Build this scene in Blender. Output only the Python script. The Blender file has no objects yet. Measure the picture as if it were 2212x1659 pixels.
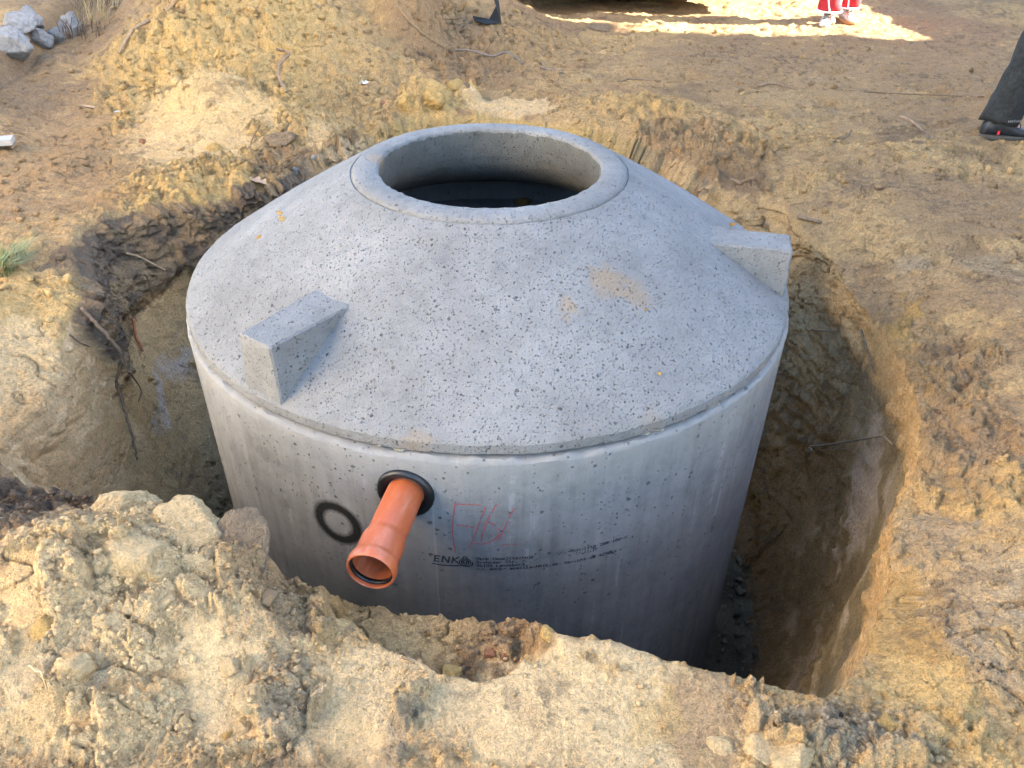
import bpy, math, random
import numpy as np
from mathutils import Vector, Matrix

# ------------------------------------------------------------------ camera, light, exposure
scene = bpy.context.scene
COL = scene.collection
random.seed(7)
rng = np.random.default_rng(7)
R = math.radians

cam_d = bpy.data.cameras.new('camera')
cam = bpy.data.objects.new('camera', cam_d)
COL.objects.link(cam)
CAM = np.array([0.0, -2.7222, 1.3890])
_yaw, _pit, _roll = 0.0328769, 0.6150053, 0.0148035
_F = np.array([math.sin(_yaw)*math.cos(_pit), math.cos(_yaw)*math.cos(_pit), -math.sin(_pit)])
_X = np.array([math.cos(_yaw), -math.sin(_yaw), 0.0])
_U = np.cross(_X, _F)
_X, _U = math.cos(_roll)*_X + math.sin(_roll)*_U, -math.sin(_roll)*_X + math.cos(_roll)*_U
m = Matrix.Identity(4)
for i in range(3):
    m[i][0], m[i][1], m[i][2], m[i][3] = _X[i], _U[i], -_F[i], CAM[i]
cam.matrix_world = m
cam_d.sensor_width = 36.0
cam_d.lens = 36.0*1706.4/2212.0
cam_d.clip_end = 2000.0
cam_d.clip_start = 0.05
scene.camera = cam

SUN_EL, SUN_AZ = 26.0, -7.1          # sun low on the right, a touch towards the camera side
world = bpy.data.worlds.new('World')
scene.world = world
world.use_nodes = True
nt = world.node_tree
bg = nt.nodes['Background']
sky = nt.nodes.new('ShaderNodeTexSky')
sky.sky_type = 'NISHITA'
sky.sun_disc = False
sky.sun_elevation = R(SUN_EL)
sky.sun_rotation = R(90.0 - SUN_AZ)
sky.air_density = 1.0
sky.dust_density = 1.0
sky.ozone_density = 1.6
nt.links.new(sky.outputs[0], bg.inputs[0])
bg.inputs[1].default_value = 0.092

sun_d = bpy.data.lights.new('sun', 'SUN')
sun_d.energy = 5.0
sun_d.angle = R(0.5)
sun_d.color = (1.0, 0.90, 0.76)
sun = bpy.data.objects.new('sun', sun_d)
COL.objects.link(sun)
_s = Vector((math.cos(R(SUN_EL))*math.cos(R(SUN_AZ)), math.cos(R(SUN_EL))*math.sin(R(SUN_AZ)), math.sin(R(SUN_EL))))
sun.rotation_euler = _s.to_track_quat('Z', 'Y').to_euler()
sun.location = (20, -4, 12)

vs = scene.view_settings
vs.view_transform = 'Standard'
vs.look = 'None'
vs.gamma = 1.0
vs.use_curve_mapping = False
vs.exposure = 3.80

# ------------------------------------------------------------------ helpers
def tag(o, label=None, cat=None, group=None, kind=None):
    if label: o['label'] = label
    if cat: o['category'] = cat
    if group: o['group'] = group
    if kind: o['kind'] = kind
    return o

def empty(name, loc=(0, 0, 0), rz=0.0):
    o = bpy.data.objects.new(name, None)
    COL.objects.link(o)
    o.location = loc
    o.rotation_euler = (0, 0, rz)
    o.empty_display_size = 0.1
    return o

def mesh_obj(name, verts, faces, mat, parent=None, smooth=True, loc=None):
    me = bpy.data.meshes.new(name)
    me.from_pydata([tuple(map(float, v)) for v in verts], [], [tuple(f) for f in faces])
    me.update()
    if smooth:
        me.polygons.foreach_set('use_smooth', [True]*len(me.polygons))
    if mat is not None:
        me.materials.append(mat)
    o = bpy.data.objects.new(name, me)
    COL.objects.link(o)
    if parent is not None: o.parent = parent
    if loc is not None: o.location = loc
    return o

def sharp(o, deg=35.0):
    me = o.data
    if hasattr(me, 'set_sharp_from_angle'):
        me.set_sharp_from_angle(angle=R(deg))
    return o

class MB:
    """collects verts and faces of one mesh"""
    def __init__(s): s.v, s.f = [], []
    def add(s, v, f):
        n = len(s.v); s.v += [tuple(p) for p in v]; s.f += [tuple(i+n for i in q) for q in f]
    def box(s, c, d, rot=None):
        P = [Vector((x*d[0]/2, y*d[1]/2, z*d[2]/2)) for x in (-1, 1) for y in (-1, 1) for z in (-1, 1)]
        if rot is not None: P = [rot @ p for p in P]
        P = [p+Vector(c) for p in P]
        s.add(P, [(0, 1, 3, 2), (4, 6, 7, 5), (0, 4, 5, 1), (2, 3, 7, 6), (0, 2, 6, 4), (1, 5, 7, 3)])
    def tube(s, pts, rad, n=8, caps=True):
        pts = [Vector(p) for p in pts]
        if not hasattr(rad, '__len__'): rad = [rad]*len(pts)
        ref = Vector((0.31, 0.17, 0.93)).normalized()
        rings = []
        for i, p in enumerate(pts):
            t = (pts[min(i+1, len(pts)-1)]-pts[max(i-1, 0)]).normalized()
            a = t.cross(ref)
            if a.length < 1e-3: a = t.cross(Vector((1, 0, 0)))
            a.normalize(); b = t.cross(a).normalized()
            rings.append([p+(a*math.cos(k*2*math.pi/n)+b*math.sin(k*2*math.pi/n))*rad[i] for k in range(n)])
        s.loft(rings, caps)
    def loft(s, rings, caps=True):
        n = len(rings[0]); v = [p for r in rings for p in r]; f = []
        for i in range(len(rings)-1):
            for k in range(n):
                f.append((i*n+k, i*n+(k+1) % n, (i+1)*n+(k+1) % n, (i+1)*n+k))
        if caps:
            f.append(tuple(range(n))[::-1]); f.append(tuple((len(rings)-1)*n+k for k in range(n)))
        s.add(v, f)
    def lathe(s, prof, n=96, closed=False, jitter=None):
        v, f = [], []
        for i, (r, z) in enumerate(prof):
            for k in range(n):
                a = k*2*math.pi/n
                dr, dz = jitter(i, a) if jitter else (0, 0)
                v.append(((r+dr)*math.cos(a), (r+dr)*math.sin(a), z+dz))
        m_ = len(prof)
        for i in range(m_ if closed else m_-1):
            j = (i+1) % m_
            for k in range(n):
                f.append((i*n+k, i*n+(k+1) % n, j*n+(k+1) % n, j*n+k))
        s.add(v, f)
    def build(s, name, mat, parent=None, smooth=True, loc=None):
        return mesh_obj(name, s.v, s.f, mat, parent, smooth, loc)

# ------------------------------------------------------------------ procedural materials
def new_mat(name):
    mt = bpy.data.materials.new(name)
    mt.use_nodes = True
    t = mt.node_tree
    return mt, t, t.nodes['Principled BSDF']

def N(t, typ, **kw):
    n = t.nodes.new(typ)
    for k, v in kw.items():
        if k.startswith('i_'):
            key = k[2:]
            key = int(key) if key.isdigit() else key.replace('_', ' ')
            n.inputs[key].default_value = v
        else:
            setattr(n, k, v)
    return n

def ramp(t, stops, src):
    r = t.nodes.new('ShaderNodeValToRGB')
    el = r.color_ramp.elements
    while len(el) < len(stops): el.new(0.5)
    for e, (p, c) in zip(el, stops):
        e.position = p
        e.color = (c, c, c, 1) if not hasattr(c, '__len__') else (*c, 1)
    t.links.new(src, r.inputs[0])
    return r.outputs[0]

def mixc(t, fac, a, b, mode='MIX'):
    n = t.nodes.new('ShaderNodeMix')
    n.data_type = 'RGBA'; n.blend_type = mode
    for sock, val in ((n.inputs[0], fac), (n.inputs[6], a), (n.inputs[7], b)):
        if hasattr(val, 'is_output') or hasattr(val, 'links'): t.links.new(val, sock)
        elif hasattr(val, '__len__'): sock.default_value = (*val[:3], 1)
        else: sock.default_value = val
    return n.outputs[2]

def math_n(t, op, a, b=None, clamp=False):
    n = t.nodes.new('ShaderNodeMath'); n.operation = op; n.use_clamp = clamp
    for sock, val in zip(n.inputs, (a, b)):
        if val is None: continue
        if hasattr(val, 'links'): t.links.new(val, sock)
        else: sock.default_value = val
    return n.outputs[0]

def bump(t, h, dist, strength=1.0, prev=None):
    n = t.nodes.new('ShaderNodeBump')
    n.inputs['Strength'].default_value = strength
    n.inputs['Distance'].default_value = dist
    t.links.new(h, n.inputs['Height'])
    if prev is not None: t.links.new(prev, n.inputs['Normal'])
    return n.outputs[0]

def obj_coord(t):
    return t.nodes.new('ShaderNodeTexCoord').outputs['Object']

def noise(t, vec, scale, detail=4, rough=0.55):
    n = N(t, 'ShaderNodeTexNoise')
    n.inputs['Scale'].default_value = scale; n.inputs['Detail'].default_value = detail; n.inputs['Roughness'].default_value = rough
    t.links.new(vec, n.inputs['Vector'])
    return n.outputs[0]

def vor(t, vec, scale, feature='F1', rnd=1.0):
    n = N(t, 'ShaderNodeTexVoronoi', feature=feature)
    n.inputs['Scale'].default_value = scale; n.inputs['Randomness'].default_value = rnd
    t.links.new(vec, n.inputs['Vector'])
    return n

def simple_mat(name, col, rough=0.7, var=0.25, scale=30, bumpd=0.001, metallic=0.0, spec=0.5):
    mt, t, b = new_mat(name)
    v = obj_coord(t)
    n = noise(t, v, scale, 5)
    lo = tuple(c*(1-var) for c in col); hi = tuple(min(1, c*(1+var)) for c in col)
    t.links.new(ramp(t, [(0.3, lo), (0.7, hi)], n), b.inputs['Base Color'])
    b.inputs['Roughness'].default_value = rough
    b.inputs['Metallic'].default_value = metallic
    b.inputs['Specular IOR Level'].default_value = spec
    if bumpd: t.links.new(bump(t, noise(t, v, scale*3, 4), bumpd), b.inputs['Normal'])
    return mt

def soil_mat(name):
    """soil whose base colour is a per-point attribute (kind of soil), with grain from the nodes"""
    mt, t, b = new_mat(name)
    at = N(t, 'ShaderNodeAttribute', attribute_name='soil')
    v = obj_coord(t)
    g1 = noise(t, v, 85, 5, 0.65)
    g2 = noise(t, v, 260, 3, 0.7)
    g3 = noise(t, v, 14, 4, 0.6)
    c = mixc(t, 0.85, at.outputs['Color'], ramp(t, [(0.27, 0.56), (0.5, 1.0), (0.75, 1.28)], g1), 'MULTIPLY')
    c = mixc(t, 0.7, c, ramp(t, [(0.3, 0.6), (0.5, 1.0), (0.72, 1.25)], g2), 'MULTIPLY')
    # scaly flecks of drier and damper crust where the ground has been trodden (point alpha)
    fl = noise(t, v, 27, 6, 0.72)
    fm = math_n(t, 'MULTIPLY', at.outputs['Alpha'], ramp(t, [(0.35, 0.15), (0.62, 1.0)], noise(t, v, 4.5, 3, 0.6)))
    c = mixc(t, math_n(t, 'MULTIPLY', fm, ramp(t, [(0.37, 0.75), (0.42, 0.0)], fl)), c, mixc(t, 1.0, c, (0.40, 0.37, 0.35), 'MULTIPLY'))
    c = mixc(t, math_n(t, 'MULTIPLY', fm, ramp(t, [(0.58, 0.0), (0.63, 0.7)], fl)), c, mixc(t, 1.0, c, (1.30, 1.30, 1.30), 'MULTIPLY'))
    c = mixc(t, 0.5, c, ramp(t, [(0.3, (0.78, 0.74, 0.70)), (0.7, (1.15, 1.12, 1.06))], g3), 'MULTIPLY')
    # dark crumbs of humus and pale pebbles strewn through the sand
    sn = noise(t, v, 95, 4, 0.75)
    sm = ramp(t, [(0.45, 0.0), (0.7, 1.0)], noise(t, v, 6, 4, 0.6))
    spots = ramp(t, [(0.60, 0.0), (0.66, 1.0)], math_n(t, 'ADD', sn, math_n(t, 'MULTIPLY', math_n(t, 'SUBTRACT', sm, 0.6), 0.12)))
    c = mixc(t, math_n(t, 'MULTIPLY', spots, 0.6), c, (0.075, 0.052, 0.035))
    w2 = vor(t, v, 110)
    sp2 = math_n(t, 'MULTIPLY', math_n(t, 'LESS_THAN', math_n(t, 'ADD', w2.outputs['Distance'], math_n(t, 'MULTIPLY', math_n(t, 'SUBTRACT', g2, 0.5), 0.5)), 0.2), math_n(t, 'GREATER_THAN', noise(t, v, 6, 3), 0.6))
    c = mixc(t, math_n(t, 'MULTIPLY', sp2, 0.6), c, (0.5, 0.45, 0.36))
    t.links.new(c, b.inputs['Base Color'])
    b.inputs['Roughness'].default_value = 0.95
    b.inputs['Specular IOR Level'].default_value = 0.15
    n1 = bump(t, g1, 0.018, 1.0)
    grain = vor(t, v, 230)
    n2 = bump(t, noise(t, v, 170, 3, 0.7), 0.010, 1.0, bump(t, grain.outputs['Distance'], 0.006, 1.0, n1))
    n3 = bump(t, g2, 0.005, 1.0, n2)
    t.links.new(n3, b.inputs['Normal'])
    return mt
SOIL = [
    (-1.37,2.33,0.85,2.17,0.23,'Y',0.95,0.8), (-0.84,2.42,0.35,1.64,0.14,'T',0.60,0.5), (-2.09,2.41,0.48,1.01,0.33,'Y',0.90,1.0),
    (-2.61,1.89,0.49,1.08,0.43,'B',0.80,0.15), (-3.05,2.71,0.36,0.71,0.44,'D',0.45,0.15), (-2.13,1.67,0.35,0.41,0.37,'B',0.50,0.3),
    (-1.69,1.98,0.45,0.66,0.29,'P',0.45,0.3), (-1.65,1.76,0.34,0.29,0.29,'P',0.35,0.2), (-1.09,1.47,0.22,0.37,0.20,'B',0.70,0.7),
    (-0.92,1.62,0.13,0.31,0.17,'P',0.60,0.2), (-0.77,1.62,0.10,0.31,0.14,'D',0.35,0.6), (-2.01,0.62,0.29,0.27,0.43,'T',0.60,0.3),
    (-1.82,0.06,0.23,0.25,0.44,'Y',0.70,0.3), (-1.71,-0.16,0.14,0.09,0.44,'Y',0.70,0.3), (-1.66,-0.36,0.19,0.36,0.44,'P',0.80,0.0),
    (-1.57,-0.52,0.11,0.15,0.44,'B',0.35,0.1), (-1.77,0.33,0.08,0.16,0.40,'D',0.60,0.3), (-0.37,2.39,0.22,0.41,0.06,'Y',1.00,0.35),
    (-0.18,2.71,0.15,0.28,0.03,'Y',0.70,0.5), (0.16,2.60,0.35,0.17,-0.03,'P',0.90,0.05), (-0.77,2.52,0.27,0.41,0.12,'T',0.60,0.8),
    (0.24,4.05,0.75,0.96,-0.03,'B',0.50,0.4), (0.28,4.26,0.31,0.68,-0.04,'T',0.50,0.8), (-0.29,4.11,0.37,0.98,0.04,'B',0.50,0.8),
    (2.42,3.44,1.60,1.30,-0.32,'B',0.75,0.12), (3.51,3.14,0.54,1.70,-0.47,'B',0.80,0.1), (2.04,2.78,0.58,0.30,-0.30,'T',0.40,0.15),
    (3.09,2.97,0.20,0.11,-0.43,'Y',0.35,0.1), (1.37,2.94,0.20,0.22,-0.20,'D',0.35,0.2), (2.52,2.04,0.16,0.21,-0.41,'D',0.60,0.3),
    (2.73,1.71,0.11,0.12,-0.46,'D',0.50,0.3), (2.32,2.04,0.12,0.12,-0.38,'D',0.30,0.3), (1.03,2.44,0.33,0.23,-0.16,'Y',0.35,0.6),
    (1.34,1.75,0.22,0.20,-0.24,'Y',0.30,0.6), (1.61,1.95,0.34,0.27,-0.28,'T',0.80,0.4), (1.21,1.85,0.33,0.25,-0.21,'B',0.65,0.95),
    (1.41,1.56,0.21,0.21,-0.26,'D',0.40,0.95), (1.02,2.08,0.14,0.16,-0.17,'D',0.35,0.9), (1.71,1.33,0.23,0.22,-0.32,'T',0.60,0.3),
    (1.87,0.79,0.32,0.36,-0.39,'T',0.50,0.3), (2.25,0.75,0.31,0.55,-0.46,'B',0.50,0.1), (1.86,0.34,0.08,0.09,-0.43,'G',0.50,0.1),
    (2.12,0.21,0.14,0.14,-0.49,'G',0.35,0.05), (1.61,-0.13,0.06,0.30,-0.41,'O',0.85,0.5), (1.58,-0.43,0.05,0.10,-0.44,'O',0.80,0.5),
    (1.60,0.12,0.10,0.30,-0.38,'B',0.80,0.4), (1.54,-0.24,0.07,0.14,-0.41,'B',0.60,0.4), (1.68,-0.40,0.18,0.20,-0.46,'D',0.35,0.6),
    (1.74,-0.21,0.09,0.11,-0.45,'D',0.35,0.5), (1.51,-0.77,0.16,0.24,-0.47,'B',0.80,0.6), (1.40,-1.09,0.16,0.13,-0.48,'Y',0.60,0.9),
    (1.36,-1.00,0.08,0.09,-0.45,'B',0.50,0.7), (1.20,-1.20,0.08,0.12,-0.43,'G',0.45,0.3), (1.01,-1.50,0.10,0.26,-0.41,'O',0.75,0.2),
    (0.90,-1.66,0.09,0.08,-0.40,'Y',0.70,0.15), (1.20,-1.49,0.10,0.32,-0.48,'G',0.50,0.35), (1.23,-1.37,0.06,0.05,-0.47,'D',0.30,0.4),
    (1.13,-1.49,0.03,0.09,-0.46,'D',0.35,0.4), (1.27,-1.47,0.03,0.06,-0.50,'D',0.50,0.4), (0.96,-1.81,0.15,0.14,-0.45,'Y',0.55,0.3),
    (1.07,-1.75,0.06,0.10,-0.49,'B',0.30,0.3), (0.76,-1.81,0.14,0.07,-0.37,'G',0.60,0.8), (0.69,-1.85,0.17,0.07,-0.35,'G',0.55,0.9),
    (0.57,-1.77,0.12,0.04,-0.28,'G',0.50,0.9), (0.85,-1.84,0.06,0.04,-0.41,'Y',0.40,0.5), (0.13,-1.77,0.41,0.17,-0.07,'P',0.90,0.12),
    (-0.26,-1.72,0.16,0.13,0.12,'P',0.90,0.15), (0.40,-1.82,0.09,0.09,-0.21,'B',0.80,0.1), (0.32,-1.80,0.06,0.06,-0.16,'Y',0.50,0.1),
    (0.49,-1.73,0.04,0.05,-0.24,'B',0.60,0.3), (0.10,-1.81,0.04,0.04,-0.05,'B',0.30,0.1), (-0.74,-1.59,0.38,0.39,0.33,'P',0.90,0.45),
    (-0.77,-1.66,0.17,0.25,0.36,'P',0.50,0.8), (-0.66,-1.40,0.14,0.09,0.28,'P',0.90,0.4), (-0.81,-1.43,0.13,0.09,0.34,'P',0.90,0.3),
    (-0.92,-1.49,0.21,0.06,0.39,'Y',0.30,0.7), (-1.17,-1.25,0.14,0.13,0.44,'D',0.90,0.5), (-1.21,-1.18,0.07,0.08,0.45,'B',0.60,0.5),
    (-1.09,-1.36,0.08,0.07,0.43,'D',0.70,0.5), (-1.08,-1.27,0.10,0.05,0.42,'D',0.60,0.6), (-0.52,-1.45,0.11,0.10,0.22,'B',0.75,0.8),
    (-0.45,-1.53,0.07,0.07,0.19,'D',0.55,0.9), (-0.52,-1.61,0.08,0.06,0.23,'B',0.50,0.3), (-0.38,-1.57,0.05,0.05,0.17,'D',0.35,0.6),
    (-0.54,-1.73,0.12,0.10,0.26,'P',0.90,0), (-0.66,-1.67,0.06,0.07,0.30,'P',0.80,0), (-1.00,-1.59,0.08,0.08,0.44,'T',0.60,0),
    (-0.92,-1.71,0.08,0.05,0.43,'G',0.40,0), (-0.45,-1.74,0.06,0.09,0.21,'G',0.40,0.8), (-0.49,-1.72,0.05,0.07,0.23,'D',0.25,0.9),
    (-0.92,-1.81,0.08,0.07,0.43,'T',0.50,0.05), (-0.35,-1.79,0.09,0.05,0.17,'T',0.40,0), (-0.19,-1.82,0.05,0.03,0.09,'G',0.70,0),
    (-0.17,-1.79,0.04,0.06,0.08,'D',0.20,0.8), (-0.29,-1.53,0.07,0.03,0.12,'T',0.40,0.1), (-0.19,-1.48,0.18,0.05,0.07,'T',0.80,0.15),
    (-0.00,-1.54,0.13,0.07,-0.00,'B',0.95,1.0), (-0.07,-1.58,0.07,0.03,0.03,'D',0.60,1.0), (0.04,-1.49,0.07,0.02,-0.02,'B',0.80,1.0),
    (-0.40,-1.40,0.07,0.04,0.16,'O',0.40,0.5),
    (-1.22,1.42,0.16,0.10,0.20,'D',0.40,0.8), (-0.98,1.50,0.14,0.10,0.20,'D',0.40,0.8), (-1.05,1.62,0.22,0.10,0.20,'B',0.80,0.8), (-0.78,1.80,0.16,0.12,0.10,'D',0.45,0.8),
]
# ------------------------------------------------------------------ terrain: numpy noise
def _hash(ix, iy, iz, seed):
    h = (ix*374761393 + iy*668265263 + iz*2147483647 + seed*974634777).astype(np.uint32)
    h = (h ^ (h >> np.uint32(13)))*np.uint32(1274126177)
    return h ^ (h >> np.uint32(16))

def h01(ix, iy, iz, seed):
    return (_hash(ix.astype(np.int64), iy.astype(np.int64), np.asarray(iz, dtype=np.int64), seed) & np.uint32(0xFFFFFF)).astype(np.float32)/np.float32(0xFFFFFF)

def vnoise2(x, y, seed=0):
    ix, iy = np.floor(x), np.floor(y)
    fx, fy = (x-ix).astype(np.float32), (y-iy).astype(np.float32)
    fx, fy = fx*fx*fx*(fx*(fx*6-15)+10), fy*fy*fy*(fy*(fy*6-15)+10)
    ix = ix.astype(np.int64); iy = iy.astype(np.int64)
    a, b = h01(ix, iy, 0, seed), h01(ix+1, iy, 0, seed)
    c, d = h01(ix, iy+1, 0, seed), h01(ix+1, iy+1, 0, seed)
    return (a+(b-a)*fx)*(1-fy)+(c+(d-c)*fx)*fy

def vnoise3(x, y, z, seed=0):
    iz = np.floor(z); fz = (z-iz).astype(np.float32); fz = fz*fz*fz*(fz*(fz*6-15)+10)
    ix, iy = np.floor(x), np.floor(y)
    fx, fy = (x-ix).astype(np.float32), (y-iy).astype(np.float32)
    fx, fy = fx*fx*fx*(fx*(fx*6-15)+10), fy*fy*fy*(fy*(fy*6-15)+10)
    ix = ix.astype(np.int64); iy = iy.astype(np.int64); iz = iz.astype(np.int64)
    o = 0
    for k in (0, 1):
        a, b = h01(ix, iy, iz+k, seed), h01(ix+1, iy, iz+k, seed)
        c, d = h01(ix, iy+1, iz+k, seed), h01(ix+1, iy+1, iz+k, seed)
        o = o + ((a+(b-a)*fx)*(1-fy)+(c+(d-c)*fx)*fy)*(fz if k else 1-fz)
    return o

def fbm2(x, y, f, octs=4, gain=0.5, seed=0):
    s, a, tot = 0, 1.0, 0
    for i in range(octs):
        c_, s_ = math.cos(i*0.7+seed), math.sin(i*0.7+seed)
        s = s + a*(vnoise2((x*c_-y*s_)*f+i*17.3, (x*s_+y*c_)*f-i*9.1, seed+i)-0.5)*2
        tot += a; a *= gain; f *= 2.03
    return s/tot

def fbm3(x, y, z, f, octs=4, gain=0.5, seed=0):
    s, a, tot = 0, 1.0, 0
    for i in range(octs):
        s = s + a*(vnoise3(x*f+i*13.1, y*f-i*7.7, z*f+i*3.3, seed+i)-0.5)*2
        tot += a; a *= gain; f *= 2.03
    return s/tot

def clods(x, y, cell, prob, seed):
    """height (in units of the cell size) of irregular lumps lying on the ground"""
    wx = x + 0.16*cell*fbm2(x, y, 2.2/cell, 2, 0.5, seed+40)
    wy = y + 0.16*cell*fbm2(x, y, 2.2/cell, 2, 0.5, seed+50)
    gx, gy = wx/cell, wy/cell
    ix, iy = np.floor(gx), np.floor(gy)
    out = np.zeros(x.shape, np.float32)
    rag = (1+.6*fbm2(x, y, 2.0/cell, 2, .5, seed+60)).astype(np.float32)
    for dx in (-1, 0, 1):
        for dy in (-1, 0, 1):
            cx, cy = ix+dx, iy+dy
            rx, ry, rs, rp = h01(cx, cy, 1, seed), h01(cx, cy, 2, seed), h01(cx, cy, 3, seed), h01(cx, cy, 4, seed)
            el = 0.7+0.6*h01(cx, cy, 5, seed)
            ddx, ddy = (gx-cx-rx)*el, (gy-cy-ry)/el
            rad = 0.22+0.42*rs
            d = np.maximum(0, 1-(ddx*ddx+ddy*ddy)*rag/(rad*rad))
            tilt = 1+1.1*((h01(cx, cy, 6, seed)-.5)*ddx+(h01(cx, cy, 7, seed)-.5)*ddy)/rad
            hgt = np.minimum(np.sqrt(d)*1.05, .42+.45*rs)*tilt*rad*(rp < prob)
            out = np.maximum(out, hgt.astype(np.float32))
    return out

def sstep(a, b, x):
    t = np.clip((x-a)/(b-a), 0, 1)
    return t*t*(3-2*t)

def per_interp(th, tab, col):
    a = np.array([p[0] for p in tab], float); v = np.array([p[col] for p in tab], float)
    o = np.argsort(a); a, v = a[o], v[o]
    a = np.concatenate([a-360, a, a+360]); v = np.concatenate([v, v, v])
    return np.interp(th, a, v)

# rim of the pit about the tank axis: (bearing in degrees, radius, height, run of the slope up to open ground)
RIM = [(-26, 1.59, -.22, .45), (-32, 1.59, -.22, .4), (-43, 1.61, -.24, .35), (-53, 1.70, -.25, .3), (-60, 1.80, -.22, .25),
       (-67, 1.87, -.15, .2), (-71, 1.81, -.12, .2), (-77, 1.68, -.12, .2), (-81, 1.63, -.10, .2), (-84.5, 1.60, -.10, .15),
       (-87.5, 1.48, -.20, .05), (-93, 1.44, -.24, .05), (-102, 1.43, -.26, .05), (-104.5, 1.45, -.235, .06), (-107, 1.49, -.16, .12), (-110, 1.52, -.06, .2),
       (-113, 1.51, 0, .2), (-117, 1.53, 0, .2), (-120, 1.52, .02, .2), (-126, 1.56, .02, .2), (-133, 1.65, 0, .2), (-140, 1.70, 0, .2),
       (-147, 1.74, -.04, .25), (-153, 1.75, -.30, .3), (-161, 1.78, -.34, .45), (-164, 1.66, -.30, .5), (-170, 1.62, -.25, .4), (-179, 1.64, -.20, .3), (176, 1.65, -.17, .3),
       (171, 1.75, -.14, .2), (165, 1.9, -.12, .15), (159, 1.98, -.12, .15), (152, 1.89, -.12, .15), (145, 1.73, -.12, .15), (133, 1.68, -.15, .2), (124, 1.83, -.12, .25),
       (114, 2.00, -.12, .25), (104, 2.27, -.10, .2), (98, 2.42, -.10, .15), (87, 2.48, -.12, .15), (79, 2.33, -.12, .15),
       (70, 2.30, -.14, .2), (62, 2.11, -.18, .25), (48, 1.89, -.20, .3), (38, 1.95, -.22, .3), (29, 1.76, -.22, .35), (8, 1.58, -.24, .45), (-10, 1.58, -.24, .45)]
PIT_Z = -1.72

def mound(x, y, cx, cy, rx, ry, h, ang=0.0, p=1.0):
    c_, s_ = math.cos(ang), math.sin(ang)
    u, v = ((x-cx)*c_+(y-cy)*s_)/rx, (-(x-cx)*s_+(y-cy)*c_)/ry
    return h*np.exp(-(u*u+v*v)**p)

def base_height(x, y):
    """open ground, before lumps: flat site, sand heap, mounds, old ground level on the left"""
    r = np.hypot(x, y)
    far = sstep(9, 20, r)
    z = -0.12 + 0.035*fbm2(x, y, 0.9, 3, 0.5, 3)*(1-far) + 0.02*fbm2(x, y, 3.1, 2, 0.5, 5)*(1-far)
    # big heap of yellow sand behind left
    d = np.hypot((x+1.95)/1.35, (y-4.75)/2.25)
    d = d + 0.10*fbm2(x, y, 1.3, 3, 0.5, 9)
    z = z + np.clip(1.25*(1-d), 0, None)*0.98 + 0.10*np.exp(-((d-1)/0.16)**2)
    # small pale mound in front of it, ridge beside it, clay block, mounds further back
    z = z + mound(x, y, -1.64, 2.12, .36, .30, .24) + mound(x, y, -1.25, 2.1, .3, .22, .08)
    z = z + mound(x, y, -.66, 4.15, .26, .34, .42, 0, 1.8) + mound(x, y, -.1, 5.2, .55, .5, .30) + mound(x, y, .02, 4.35, .4, .25, .12)
    z = z + mound(x, y, -.75, 3.2, .5, .3, .10) + mound(x, y, -.95, 1.9, .28, .2, .10)
    z = z + mound(x, y, -.42, 2.52, .17, .14, .17, .2, 2.0) + mound(x, y, -.17, 2.66, .12, .1, .12, 0, 2.0) + mound(x, y, .42, 3.3, .3, .14, .06)
    z = z + mound(x, y, 1.1, 2.45, .5, .2, .06, -.3)
    # old ground level kept as a bank on the left
    b = sstep(0.0, 0.16, -3.02-0.12*(y-2.0)-x + 0.05*fbm2(x, y, 4, 3, 0.5, 21))
    z = z + 0.19*b*sstep(1.2, 1.9, y) + 0.10*sstep(-.5, 0, -3.02-0.12*(y-2.0)-x)*sstep(1.0, 2.2, y)
    # loose spoil on the near left, dipping to the middle and right
    z = z + mound(x, y, -.86, -1.42, .34, .30, .13) + mound(x, y, -1.2, -1.5, .45, .5, .10) + mound(x, y, -.52, -1.58, .12, .16, .05)
    z = z + mound(x, y, -1.45, -1.25, .3, .3, .06)
    z = z - mound(x, y, -.62, -1.78, .20, .12, .035, .4) - mound(x, y, -1.16, -1.63, .11, .07, .05) - mound(x, y, -.93, -1.85, .1, .07, .035)
    z = z - mound(x, y, -.27, -1.85, .06, .045, .03) + mound(x, y, .62, -1.9, .3, .12, .02) + mound(x, y, 1.6, -1.2, .35, .5, .03)
    # prints trodden into the flat ground on the right
    for px, py, ang in ((2.15, .42, .5), (1.95, 1.1, .8), (2.35, .2, .3), (2.6, 1.35, 1.0), (2.05, 1.55, .7), (2.9, 2.3, .6), (2.3, 2.7, .4), (3.2, 3.0, .5), (1.75, 2.4, .7), (2.6, 3.5, .3), (1.5, 3.3, .2), (-2.1, 1.4, .9), (-2.4, 1.1, .6), (-1.95, .95, .4)):
        z = z - mound(x, y, px, py, .13, .055, .035, ang, 2.0) + mound(x, y, px+.1*math.sin(ang), py+.11, .1, .03, .02, ang)
    return z

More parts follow.
